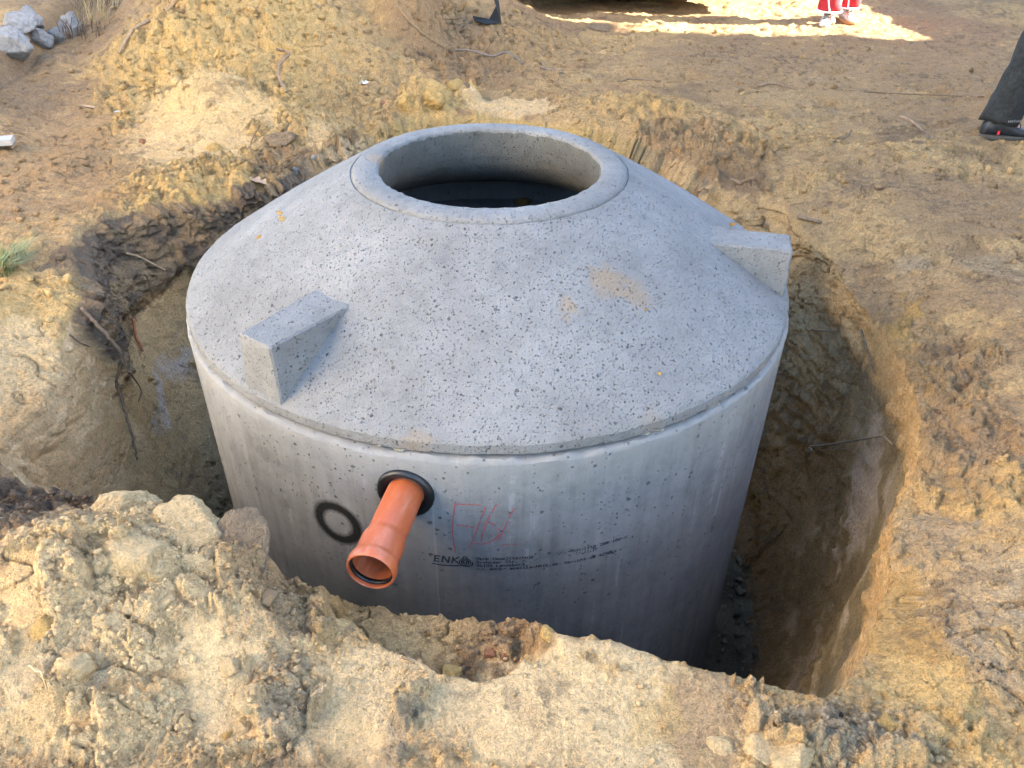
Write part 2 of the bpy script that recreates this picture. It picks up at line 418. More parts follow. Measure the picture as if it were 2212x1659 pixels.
def soil_of(x, y):
    """soil colour (linear) and lumpiness of the open ground"""
    PAL = {'Y': (.71, .47, .19), 'P': (.80, .575, .305), 'T': (.60, .40, .185), 'B': (.42, .275, .145), 'D': (.15, .112, .082), 'G': (.42, .335, .225), 'O': (.54, .325, .11)}
    n1 = fbm2(x, y, 1.6, 4, 0.55, 31); n2 = fbm2(x, y, 7, 4, 0.6, 37); n3 = fbm2(x, y, 26, 3, 0.6, 39)
    col = np.empty(x.shape+(3,), np.float32)
    k = sstep(-.35, .35, n1+0.5*n2)[..., None]
    col[:] = np.array(PAL['B'], np.float32)*(1-k)+np.array(PAL['T'], np.float32)*k
    lump = 0.25+0.25*n1
    jx, jy = x+0.10*n2+0.03*n3, y+0.10*fbm2(x, y, 7, 4, 0.6, 43)+0.03*n3
    for (cx, cy, rx, ry, ang, c, s, cl) in SOIL:
        c_, s_ = math.cos(ang), math.sin(ang)
        near = (np.abs(x-cx) < 1.7*max(rx, ry)+.2) & (np.abs(y-cy) < 1.7*max(rx, ry)+.2)
        if not near.any(): continue
        u = ((jx[near]-cx)*c_+(jy[near]-cy)*s_)/rx; v = (-(jx[near]-cx)*s_+(jy[near]-cy)*c_)/ry
        w = 1-sstep(.70, 1.12, np.sqrt(u*u+v*v)+0.38*n2[near]+0.28*n3[near])
        col[near] = col[near]*(1-(w*s)[..., None])+np.array(PAL[c], np.float32)*(w*s)[..., None]
        lump[near] = lump[near]*(1-w)+cl*w
    kk = sstep(.22, .5, n2*0.5+n3*0.8-0.2*n1)*(0.40+.15*sstep(2.5, 4, np.hypot(x, y)))
    col = col*(1-kk[..., None])+np.array(PAL['D'], np.float32)*kk[..., None]
    return col, np.clip(lump, 0, 1)
SHELF = [(-180, 0), (-107.5, 0), (-105.5, .03), (-103, .11), (-100, .15), (-96, .19), (-92, .21), (-89, .18), (-87, .12), (-85.2, 0), (179, 0)]

def rim_at(th_deg):
    """ragged rim radius, height, slope run at bearings th_deg"""
    a = np.radians(th_deg)
    cx, cy = np.cos(a), np.sin(a)
    rr = per_interp(th_deg, RIM, 1); zr = per_interp(th_deg, RIM, 2); w = per_interp(th_deg, RIM, 3)
    rr = rr + .035*fbm2(cx*1.7, cy*1.7, 2.6, 3, .55, 61) + .016*fbm2(cx*1.7, cy*1.7, 14, 3, .6, 63)
    zr = zr + .012*fbm2(cx*1.7, cy*1.7, 6, 3, .6, 65)
    return rr, zr, w

def ground_at(x, y, detail=True):
    """height, soil colour of open ground (outside the rim) at world x, y"""
    r = np.hypot(x, y); th = np.degrees(np.arctan2(y, x))
    rr, zr, w = rim_at(th)
    u = np.maximum(r-rr, 0)
    s0 = per_interp(th, SHELF, 1)
    H = base_height(x, y)
    k = sstep(0, 1, (u-s0)/np.maximum(w, .05))
    z = zr + (H-zr)*k
    z = z - .014*np.clip(1-u/.03, 0, 1)**2
    if not detail: return z
    col, lump = soil_of(x, y)
    near = 1-sstep(7, 11, r)
    fr = fbm2(x, y, 11, 4, .55, 71)
    loose = 1-.72*(1-sstep(-1.45, -1.0, y))*(1-sstep(.15, .6, lump))      # slumped smooth sand at the near side
    z = z + near*.0016*(vnoise2(x*190, y*190, 78)+vnoise2(x*330, y*330, 80)-1)*(1-sstep(2.6, 3.2, r))
    z = z + near*loose*(.013*fr*(.5+lump) + .014*fbm2(x*.55+y*.3, y*1.6, 17, 5, .65, 73) - .022*np.abs(fbm2(x*.7-y*.2, y*1.3, 9, 4, .6, 79))*(1+.6*sstep(2.2, 3.5, r)) + .0045*fbm2(x, y, 70, 3, .65, 77))
    L = np.clip(lump*1.25+.25*fbm2(x, y, 5, 2, .5, 75), 0, 1)
    big = sstep(.45, .9, L)
    z = z + near*(big*.75*.115*clods(x, y, .115, .5, 81) + sstep(.25, .7, L)*.85*.058*clods(x, y, .058, .55, 82)
                  + sstep(.2, .6, L)*.8*.030*clods(x, y, .030, .55, 83) + (.08+.92*sstep(.1, .5, L))*.8*.015*clods(x, y, .015, .5, 84))
    # small tears and cracks along the trodden surface
    cr = np.abs(fbm2(x*.8+.2*y, y*1.5, 6, 3, .55, 91))
    z = z - near*.012*(1-sstep(0, .05, cr))*sstep(-.1, .3, fbm2(x, y, 2.3, 2, .5, 93))
    dark = near*.40*(1-sstep(0, .05, cr))*sstep(-.1, .3, fbm2(x, y, 2.3, 2, .5, 93))
    col = col*(1-dark[..., None])
    return z, col, lump

def wall_colour(th, z, d, x, y):
    """strata seen in the pit wall; th bearing in degrees, d depth below the rim"""
    D = np.array((.175, .13, .09), np.float32); O = np.array((.68, .44, .20), np.float32)
    P = np.array((.88, .62, .34), np.float32); W = np.array((.74, .63, .54), np.float32)
    T = np.array((.76, .51, .25), np.float32); B = np.array((.25, .20, .12), np.float32); T2 = np.array((.36, .29, .17), np.float32); Y = np.array((.58, .41, .18), np.float32)
    n1 = fbm3(x, y, z*1.4, 2.2, 4, .55, 101); n2 = fbm3(x, y, z, 9, 4, .6, 103); n3 = fbm3(x, y, z*2, 30, 3, .6, 105)
    col = np.empty(th.shape+(3,), np.float32)
    k = sstep(-.3, .3, n1+.4*n2)[..., None]
    left = sstep(95, 125, th)+sstep(-140, -150, th)
    left = np.clip(left, 0, 1)[..., None]
    col[:] = (T*(1-k)+P*k)*left + (B*(1-k)+T2*k)*(1-left)
    def lay(w, c):
        nonlocal col
        w = np.clip(w, 0, 1)[..., None]
        col = col*(1-w)+c*w
    dj = d+.05*n2+.03*n3+.06*n1
    lft = np.clip(sstep(112, 128, th)*(1-sstep(183, 190, np.where(th < 0, th+360, th))), 0, 1)
    lft = np.where(np.where(th < 0, th+360, th) > 186, 0, lft)
    lay(lft*(1-sstep(.62, .80, dj))*.8, O)
    top = per_interp(th, [(100, 0), (113, .02), (122, .10), (130, .24), (137, .27), (150, .31), (165, .36), (176, .40), (181, .15), (185, .05), (-165, .02), (-60, .05), (20, .05), (60, .08)], 1)
    lay((1-sstep(top-.03, top+.03, dj))*lft*(.72+.28*sstep(-.15, .1, n2)), D)
    lay((1-sstep(.018, .04, np.abs(dj-top-.02)))*lft*sstep(-.1, .2, n1)*.9, D*.45)
    lay(lft*sstep(.58, .66, dj)*(1-sstep(.74, .86, dj+.1*n1))*sstep(-.25, .15, n1+.3*n2)*.9, W)
    # back: yellow under the surface; right: ochre top then olive brown, pale patches low
    bk = sstep(60, 72, th)*(1-sstep(105, 115, th))
    lay(bk*(1-sstep(.25, .45, dj))*.9, Y*np.array((1, .93, .8), np.float32))
    rt = sstep(22, 32, th)*(1-sstep(56, 66, th))
    lay(rt*(1-sstep(.35, .75, dj))*.7, O*1.1)
    lay(rt*sstep(.1, .35, n1+.5*n2)*.8, D*1.6)
    r2 = sstep(-75, -60, th)*(1-sstep(10, 25, th))
    lay(r2*(1-sstep(.10, .22, dj))*.8, O*1.15)
    lay(r2*sstep(-58, -50, -np.abs(th+42)-18)*sstep(.05, .3, n1+.3*n2)*sstep(.15, .4, d)*.55, W)
    lf = sstep(-172, -166, th)*(1-sstep(-140, -130, th))
    lay(lf*(1-sstep(.5, .7, dj))*.8, P)
    lay(sstep(.36, .44, n2)*.35, D*1.3)
    pit_shade = sstep(.75, 1.35, d+.25*n1)          # shade deep in the pit, put into the soil colour
    col = col*(1-.45*pit_shade)[..., None]
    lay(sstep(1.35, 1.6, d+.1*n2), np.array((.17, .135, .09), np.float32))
    return col

def grid_mesh(name, P, C, mat, kind='structure', A=None):
    nr, nc = P.shape[:2]
    idx = np.arange(nr*nc, dtype=np.int32).reshape(nr, nc)
    nx = np.roll(idx, -1, axis=1)
    q = np.stack([idx[:-1], nx[:-1], nx[1:], idx[1:]], -1).reshape(-1, 4)
    me = bpy.data.meshes.new(name)
    me.vertices.add(nr*nc); me.vertices.foreach_set('co', P.reshape(-1).astype(np.float32))
    me.loops.add(q.size); me.loops.foreach_set('vertex_index', q.reshape(-1))
    me.polygons.add(len(q)); me.polygons.foreach_set('loop_start', np.arange(0, q.size, 4, dtype=np.int32))
    try: me.polygons.foreach_set('loop_total', np.full(len(q), 4, np.int32))
    except Exception: pass
    me.polygons.foreach_set('use_smooth', np.ones(len(q), bool))
    me.update(calc_edges=True)
    at = me.attributes.new('soil', 'FLOAT_COLOR', 'POINT')
    at.data.foreach_set('color', np.concatenate([C.reshape(-1, 3), (np.ones((nr*nc, 1)) if A is None else A.reshape(-1, 1))], 1).astype(np.float32).reshape(-1))
    me.materials.append(mat)
    o = bpy.data.objects.new(name, me)
    COL.objects.link(o)
    o['kind'] = kind
    return o

def build_terrain(mat):
    fine = np.arange(-158, -38, .092)
    rest = np.linspace(-38, 202, 1091)[:-1]
    th = np.concatenate([fine, rest])
    sub = np.concatenate([np.arange(0, len(fine), 6), np.arange(len(fine), len(th))])
    # rows outwards
    u1 = np.arange(0, .60, .0038)
    step, u2 = .0046, [u1[-1]]
    while u2[-1] < 7.5:
        u2.append(u2[-1]+step); step = min(step*1.0075, .05)
    while u2[-1] < 900:
        u2.append(u2[-1]*1.22)
    u2 = np.array(u2)
    rr, zr, w = rim_at(th)
    def ring(ths, rad, us):
        a = np.radians(ths)[None, :]; r = rad[None, :]+us[:, None]
        x, y = r*np.cos(a), r*np.sin(a)
        z, c, l = ground_at(x, y)
        return np.stack([x, y, z], -1), c
    Pi, Ci = ring(th, rr, u1)
    Po, Co = ring(th[sub], rr[sub], u2)
    def trod(P):      # how trodden and crusted the surface is: little on the loose near sand, most on the flat ground behind and right
        x, y = P[..., 0], P[..., 1]
        return .12+.88*sstep(-1.25, -.6, y)*(.55+.45*sstep(-1.5, .5, x))
    grid_mesh('ground', Pi, Ci, mat, 'structure', trod(Pi))
    grid_mesh('site_ground', Po, Co, mat, 'structure', trod(Po))
    # wall
    ts = th[sub]; top = Pi[0][sub]
    t = np.linspace(0, 1, 165); s = 1-(1-t)**1.5
    k = per_interp(ts, [(-180, 1.2), (-150, 1.2), (-60, 1.2), (-20, .9), (10, 1.0), (25, 2.0), (60, 3.2), (100, 2.8), (125, 1.8), (150, 1.2)], 1)
    rf = per_interp(ts, [(-180, 1.32), (-150, 1.36), (-100, 1.25), (-60, 1.58), (-30, 1.50), (0, 1.49), (25, 1.46), (40, 1.38), (90, 1.4), (130, 1.38), (160, 1.32)], 1)
    rt = np.hypot(top[:, 0], top[:, 1]); zt = top[:, 2]
    S = s[:, None]
    r = rf[None]+(rt-rf)[None]*S**k[None]-.20*(1-S)**5
    z = PIT_Z+(zt-PIT_Z)[None]*S
    A = np.radians(ts)[None]+0*S
    x, y = r*np.cos(A), r*np.sin(A)
    d = zt[None]-z
    fade = sstep(0, .05, d)
    TH = ts[None]+0*S; TH = (TH+180) % 360-180
    lft = sstep(112, 128, TH)*(TH > 0)
    dr = .055*fbm3(x, y, z, 2.6, 4, .5, 111)+.026*fbm3(x, y, z*1.5, 10, 5, .65, 113)+.010*fbm3(x, y, z, 45, 3, .65, 115)
    dr = dr + .03*lft*fbm3(x, y, z, 16, 4, .65, 118)*(1-sstep(.28, .40, d)) - .05*lft*(1-sstep(.28, .36, d+.05*fbm3(x, y, z, 6, 2, .5, 117)))
    tear = np.abs(fbm3(x, y, z*2.2, 4.5, 3, .55, 121))
    soft = 1-.7*np.clip(sstep(112, 128, np.where(TH < 0, TH+360, TH)), 0, 1)*np.maximum(sstep(.28, .45, d), np.where(TH < 0, TH+360, TH) > 180)
    dr = (dr + .025*(1-sstep(0, .05, tear)))*soft
    cl = clods(A*1.7, z, .05, .35, 123)*.04*sstep(-.1, .3, fbm3(x, y, z, 3, 2, .5, 125))
    dr = (dr-cl)*fade
    r = r+dr
    x, y = r*np.cos(A), r*np.sin(A)
    Pw = np.stack([x, y, z], -1)
    Pw[-1] = top
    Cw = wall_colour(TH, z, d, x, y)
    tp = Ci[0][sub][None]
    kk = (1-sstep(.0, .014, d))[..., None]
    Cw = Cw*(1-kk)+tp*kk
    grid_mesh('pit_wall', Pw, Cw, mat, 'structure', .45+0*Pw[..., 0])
    # floor
    fr = np.linspace(0.0, 1, 40)[:, None]
    R0 = np.hypot(Pw[0, :, 0], Pw[0, :, 1])[None]
    r = 0.6+(R0-.6)*fr
    A = np.radians(ts)[None]+0*fr
    x, y = r*np.cos(A), r*np.sin(A)
    z = PIT_Z+(.03*clods(x, y, .13, .5, 131)+.02*clods(x, y, .06, .5, 132)+.02*fbm2(x, y, 9, 4, .6, 134))*sstep(0, .3, 1-fr)+.10*sstep(.75, 1, fr)*0
    z[-1] = PIT_Z
    c = np.empty(x.shape+(3,), np.float32)
    n = sstep(-.3, .3, fbm2(x, y, 6, 3, .5, 133))[..., None]
    c[:] = np.array((.13, .10, .066), np.float32)*(1-n)+np.array((.22, .175, .115), np.float32)*n
    grid_mesh('pit_floor', np.stack([x, y, z], -1), c, mat, 'structure', .5+0*x)

def ground_z(x, y):
    z = ground_at(np.array([[float(x)]]), np.array([[float(y)]]))[0]
    return float(z[0, 0])
# ------------------------------------------------------------------ large structure
SOILM = soil_mat('soil')
build_terrain(SOILM)
# ------------------------------------------------------------------ the concrete tank
RC, RL = 1.104, 1.094           # radius of the shaft and of the cone's lip
def concrete_mat(name, formed):
    mt, t, b = new_mat(name)
    v = obj_coord(t)
    sep = N(t, 'ShaderNodeSeparateXYZ'); t.links.new(v, sep.inputs[0])
    x, y, z = sep.outputs
    base = (.170, .168, .161)
    n1 = noise(t, v, 3.2, 5, .6); n2 = noise(t, v, 24, 5, .65); n3 = noise(t, v, 190, 3, .7)
    c = ramp(t, [(.28, (.130, .128, .122)), (.5, base), (.75, (.212, .210, .202))], n1)
    c = mixc(t, .6, c, ramp(t, [(.25, .72), (.5, 1.0), (.8, 1.18)], n2), 'MULTIPLY')
    c = mixc(t, .5, c, ramp(t, [(.25, .78), (.55, 1.0), (.8, 1.1)], n3), 'MULTIPLY')
    nrm = bump(t, n3, .004 if not formed else .0012, .9)
    if formed:
        ang = math_n(t, 'ARCTAN2', x, math_n(t, 'MULTIPLY', y, -1.0))
        arc = math_n(t, 'MULTIPLY', ang, 1.1)
        cmb = N(t, 'ShaderNodeCombineXYZ'); t.links.new(arc, cmb.inputs[0]); t.links.new(math_n(t, 'MULTIPLY', z, .06), cmb.inputs[1])
        st = noise(t, cmb.outputs[0], 26, 5, .6)
        c = mixc(t, .55, c, ramp(t, [(.3, .68), (.5, 1.0), (.72, 1.22)], st), 'MULTIPLY')
        # darker grey cloud towards the foot, pale lime bloom under the joint
        foot_z = math_n(t, 'ADD', z, math_n(t, 'MULTIPLY', math_n(t, 'SUBTRACT', n1, .5), .8))
        foot_k = N(t, 'ShaderNodeMapRange'); foot_k.inputs[1].default_value = -.62; foot_k.inputs[2].default_value = -.30
        t.links.new(foot_z, foot_k.inputs[0])
        c = mixc(t, math_n(t, 'MULTIPLY', math_n(t, 'SUBTRACT', 1.0, foot_k.outputs[0]), .25), c, (.072, .072, .072))
        lime = N(t, 'ShaderNodeMapRange'); lime.inputs[1].default_value = -.15; lime.inputs[2].default_value = -.03
        t.links.new(math_n(t, 'ADD', z, math_n(t, 'MULTIPLY', math_n(t, 'SUBTRACT', n2, .5), .12)), lime.inputs[0])
        c = mixc(t, math_n(t, 'MULTIPLY', lime.outputs[0], .55), c, (.225, .222, .212))
        # smoother band below the pipe left by a form strip
        band = math_n(t, 'MULTIPLY', math_n(t, 'MULTIPLY', math_n(t, 'GREATER_THAN', arc, -.375), math_n(t, 'LESS_THAN', arc, -.165)), math_n(t, 'LESS_THAN', z, -.22))
        c = mixc(t, math_n(t, 'MULTIPLY', band, .18), c, (.24, .24, .24))
        edge = math_n(t, 'LESS_THAN', math_n(t, 'ABSOLUTE', math_n(t, 'ADD', arc, .165)), .0035)
        c = mixc(t, math_n(t, 'MULTIPLY', math_n(t, 'MULTIPLY', edge, math_n(t, 'LESS_THAN', z, -.1)), .3), c, (.28, .28, .27))
        # pale lime runs and dark scuffs
        runs = math_n(t, 'MULTIPLY', math_n(t, 'GREATER_THAN', st, .64), math_n(t, 'GREATER_THAN', n2, .5))
        c = mixc(t, math_n(t, 'MULTIPLY', runs, .4), c, (.26, .26, .255))
        sc = math_n(t, 'MULTIPLY', math_n(t, 'GREATER_THAN', st, .53), math_n(t, 'LESS_THAN', n1, .38))
        c = mixc(t, math_n(t, 'MULTIPLY', sc, .35), c, (.075, .073, .07))
        # sprayed black ring
        da = math_n(t, 'ADD', arc, .478); dz = math_n(t, 'ADD', z, .340)
        rr = math_n(t, 'SQRT', math_n(t, 'ADD', math_n(t, 'MULTIPLY', da, da), math_n(t, 'MULTIPLY', dz, dz)))
        dd = math_n(t, 'ABSOLUTE', math_n(t, 'SUBTRACT', rr, .067))
        dd = math_n(t, 'ADD', dd, math_n(t, 'MULTIPLY', math_n(t, 'SUBTRACT', n3, .5), .013))
        ring = N(t, 'ShaderNodeMapRange'); ring.inputs[1].default_value = .028; ring.inputs[2].default_value = .010
        t.links.new(dd, ring.inputs[0])
        c = mixc(t, math_n(t, 'MULTIPLY', ring.outputs[0], .97), c, (.004, .0035, .003))
        pits = ((34, .16, .62, .006), (75, .20, .60, .004))
    else:
        # inside of neck and cone: its shade is put into a darker colour
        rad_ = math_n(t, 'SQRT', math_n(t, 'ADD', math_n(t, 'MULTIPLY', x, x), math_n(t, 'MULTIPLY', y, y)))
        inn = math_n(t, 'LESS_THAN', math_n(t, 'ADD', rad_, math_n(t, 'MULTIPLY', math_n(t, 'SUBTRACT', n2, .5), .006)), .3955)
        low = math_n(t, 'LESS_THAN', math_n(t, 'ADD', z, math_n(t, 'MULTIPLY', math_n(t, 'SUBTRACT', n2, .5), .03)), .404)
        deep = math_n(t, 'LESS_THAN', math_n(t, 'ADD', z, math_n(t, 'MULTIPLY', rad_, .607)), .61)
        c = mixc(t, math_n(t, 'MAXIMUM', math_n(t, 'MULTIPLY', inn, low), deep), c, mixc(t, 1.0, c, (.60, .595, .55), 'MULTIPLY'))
        # earth smeared on the cone
        for (px, py, pz, r_, s_) in ((.348, -.621, .275, .075, .6), (.43, -.635, .24, .07, .5), (.223, -.725, .247, .035, .5), (-.20, -1.08, .03, .05, .3), (.45, -1.0, .04, .06, .2), (-.40, .05, .417, .055, .55)):
            d = N(t, 'ShaderNodeVectorMath', operation='DISTANCE'); t.links.new(v, d.inputs[0]); d.inputs[1].default_value = (px, py, pz)
            e = math_n(t, 'ADD', d.outputs['Value'], math_n(t, 'MULTIPLY', math_n(t, 'SUBTRACT', n2, .5), .14))
            mr = N(t, 'ShaderNodeMapRange'); mr.inputs[1].default_value = r_; mr.inputs[2].default_value = r_*.4
            t.links.new(e, mr.inputs[0])
            c = mixc(t, math_n(t, 'MULTIPLY', mr.outputs[0], s_), c, (.24, .165, .09))
        pits = ((52, .17, .64, .006), (100, .23, .45, .005), (165, .27, .40, .003))
    for k, (s_, th_, sel, dp) in enumerate(pits):
        w = vor(t, v, s_)
        cs = N(t, 'ShaderNodeSeparateColor'); t.links.new(w.outputs['Color'], cs.inputs[0])
        siz = math_n(t, 'MULTIPLY', th_, math_n(t, 'ADD', .45, math_n(t, 'MULTIPLY', math_n(t, 'MULTIPLY', cs.outputs[1], cs.outputs[1]), 1.25)))
        dist = math_n(t, 'ADD', w.outputs['Distance'], math_n(t, 'MULTIPLY', math_n(t, 'SUBTRACT', n3, .5), .34))
        hole = N(t, 'ShaderNodeMapRange'); hole.inputs[3].default_value = 1.0; hole.inputs[4].default_value = 0.0
        t.links.new(math_n(t, 'DIVIDE', dist, siz), hole.inputs[0]); hole.inputs[1].default_value = .45; hole.inputs[2].default_value = 1.0
        keep = math_n(t, 'GREATER_THAN', math_n(t, 'ADD', cs.outputs[0], math_n(t, 'MULTIPLY', math_n(t, 'SUBTRACT', n1, .5), 1.1)), sel)
        hm = math_n(t, 'MULTIPLY', hole.outputs[0], keep)
        c = mixc(t, math_n(t, 'MULTIPLY', hm, .56), c, (.045, .044, .042))  # shade inside the pores, put into the colour on top of the bump
        nrm = bump(t, math_n(t, 'SUBTRACT', 1.0, hm), dp, .9, nrm)
    nrm = bump(t, n2, .006 if not formed else .003, .6, nrm)
    t.links.new(c, b.inputs['Base Color'])
    b.inputs['Roughness'].default_value = .88
    b.inputs['Specular IOR Level'].default_value = .25
    t.links.new(nrm, b.inputs['Normal'])
    return mt

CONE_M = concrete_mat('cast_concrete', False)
SHAFT_M = concrete_mat('formed_concrete', True)
MORTAR_M = simple_mat('mortar', (.20, .185, .15), .95, .5, 40, .004)
RUBBER_M = simple_mat('black_rubber', (.007, .0075, .0085), .4, .3, 60, .0006)
PIPE_M = None
def pipe_mat():
    mt, t, b = new_mat('orange_plastic')
    v = obj_coord(t)
    cmb = N(t, 'ShaderNodeMapping'); cmb.inputs['Scale'].default_value = (4, 18, 18); t.links.new(v, cmb.inputs[0])
    n = noise(t, cmb.outputs[0], 2.2, 6, .65); n2 = noise(t, v, 120, 3)
    c = ramp(t, [(.3, (.34, .078, .024)), (.52, (.39, .095, .032)), (.72, (.42, .17, .095))], n)
    c = mixc(t, .35, c, ramp(t, [(.4, .8), (.7, 1.1)], n2), 'MULTIPLY')
    t.links.new(c, b.inputs['Base Color'])
    t.links.new(ramp(t, [(.3, .30), (.7, .5)], n), b.inputs['Roughness'])
    t.links.new(bump(t, n, .001, .3), b.inputs['Normal'])
    return mt
PIPE_M = pipe_mat()
INK_M = simple_mat('stamp_ink', (.014, .014, .019), .9, .6, 300, 0)
CRAYON_M = simple_mat('red_crayon', (.30, .06, .06), .9, .35, 200, 0)

tank = empty('concrete_tank', (0, 0, PIT_Z))
tag(tank, 'grey concrete septic tank with an open conical top standing in the dug pit', 'septic tank')
def tpart(o):
    o.parent = tank; o.location = (0, 0, -PIT_Z)
    return o
nzs = np.random.default_rng(3)
def rag(seed, amp, fr, rows):
    def f(i, a):
        if i not in rows: return (0, 0)
        s = rows[i] if isinstance(rows, dict) else 1.0
        q = float(fbm2(np.array([math.cos(a)*fr]), np.array([math.sin(a)*fr]), 3.0, 4, .65, seed)[0])
        p = float(fbm2(np.array([math.cos(a)*fr+9]), np.array([math.sin(a)*fr]), 3.0, 4, .65, seed+7)[0])
        return (amp*q*s, amp*p*s)
    return f
b = MB()
prof = [(0.02, PIT_Z), (RC, PIT_Z), (RC, -1.2), (RC, -.6), (RC, -.30), (RC, -.06), (RC, -.030), (RC-.002, -.020), (RC-.010, -.013), (RC-.03, -.011), (1.0, -.011), (.955, -.012), (.955, -.100), (.66, -.103), (.66, PIT_Z+.1), (.02, PIT_Z+.1)]
b.lathe(prof, 360, False, rag(5, .014, 9, {6: .25, 7: .7, 8: 1.0, 9: .7}))
sharp(tpart(b.build('tank_wall', SHAFT_M)), 40)

b = MB()
prof = [(.95, -.004), (1.06, -.001), (RL-.004, .000), (RL, .006), (RL, .034), (RL-.006, .043), (RL-.016, .050)]
r0, z0, r1, z1 = RL-.016, .050, .497, .398
for i in range(1, 15):
    q = i/14
    prof.append((r0+(r1-r0)*q, z0+(z1-z0)*q+.010*math.sin(math.pi*q)))
prof += [(.489, .401), (.485, .398), (.44, .396), (.41, .36), (.400, .315), (.405, .28), (.425, .245), (.465, .205), (.53, .16), (.64, .11), (.80, .055), (.95, -.004)]
b.lathe(prof, 256, True, rag(11, .006, 4, {2: .6, 3: .5, 4: .4, 5: .5, 20: .4, 21: .5, 22: .5}))
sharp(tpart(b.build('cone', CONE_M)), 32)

b = MB()
prof = [(.3985, .30), (.393, .33), (.390, .395), (.391, .408), (.394, .414), (.400, .417), (.44, .418), (.466, .415), (.478, .409), (.4835, .402), (.484, .380), (.44, .375), (.42, .30)]
b.lathe(prof, 256, True, rag(17, .0075, 6, {2: .3, 3: .8, 4: .7, 5: .4, 7: .35, 8: .5, 9: .5}))
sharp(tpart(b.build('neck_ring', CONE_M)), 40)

b = MB()
b.lathe([(1.040, -.012), (1.074, -.012), (1.078, -.005), (1.074, .002), (1.040, .002)], 420, True, rag(23, .034, 7, {1: .8, 2: 1.0, 3: .7}))
tpart(b.build('joint_mortar', MORTAR_M))

def lug(ang_deg, hw, rfr, name='lifting_lug'):
    a = R(ang_deg); u = Vector((math.cos(a), math.sin(a), 0)); v = Vector((-u.y, u.x, 0))
    zt, rf_, rb = .226, rfr, .70
    me = bpy.data.meshes.new(name)
    import bmesh
    bm = bmesh.new()
    P = []
    for (r_, z_, w_) in ((rf_, .02, hw*1.14), (rf_-.004, zt, hw*.92), (rb, zt+.006, hw*1.16), (rb, .02, hw*1.3)):
        P.append([bm.verts.new(tuple(u*r_+v*(s*w_)+Vector((0, 0, z_)))) for s in (-1, 1)])
    for i in range(4):
        j = (i+1) % 4
        bm.faces.new((P[i][0], P[i][1], P[j][1], P[j][0]))
    bm.faces.new([p[0] for p in P]); bm.faces.new([p[1] for p in P][::-1])
    bmesh.ops.recalc_face_normals(bm, faces=bm.faces)
    bmesh.ops.bevel(bm, geom=list(bm.edges), offset=.006, segments=1, affect='EDGES')
    bmesh.ops.subdivide_edges(bm, edges=list(bm.edges), cuts=4, use_grid_fill=True)
    for q in bm.verts:
        c_ = q.co
        n = fbm3(np.array([c_.x]), np.array([c_.y]), np.array([c_.z]), 22, 3, .6, 200)[0]
        q.co = c_+Vector((u*float(n)*.007))+v*(float(n)*.005)+Vector((0, 0, float(n)*.006))
    bm.to_mesh(me); bm.free()
    me.polygons.foreach_set('use_smooth', [True]*len(me.polygons))
    me.materials.append(CONE_M)
    o = bpy.data.objects.new(name, me); COL.objects.link(o)
    sharp(o, 32)
    return tpart(o)
lug(-127.0, .071, 1.086)
lug(-13.0, .071, 1.072)

# rubber seal where the pipe enters
PA = math.atan2(-1.0735, -.24)
PU = Vector((math.cos(PA), math.sin(PA), 0)); PV = Vector((-PU.y, PU.x, 0)); PZ = -.146
def on_pipe(r_, a, L):       # point at distance L along the pipe from the wall, radius r_, angle a
    return PU*(1.10+L)+PV*(r_*math.cos(a))+Vector((0, 0, PZ+r_*math.sin(a)))
b = MB()
rings = []
for (r_, L) in ((.053, -.05), (.0535, .004), (.059, .006), (.063, .013), (.069, .018), (.078, .018), (.083, .013), (.084, .004), (.082, -.03), (.06, -.06)):
    ring_ = []
    for k in range(72):
        a = k*2*math.pi/72
        sag = (r_*math.cos(a))**2/(2*1.1) if L > -.04 else 0     # the flange hugs the round wall
        ring_.append(on_pipe(r_, a, L-sag))
    rings.append(ring_)
rings.append(rings[0])
b.loft(rings, False)
tpart(b.build('pipe_seal', RUBBER_M))

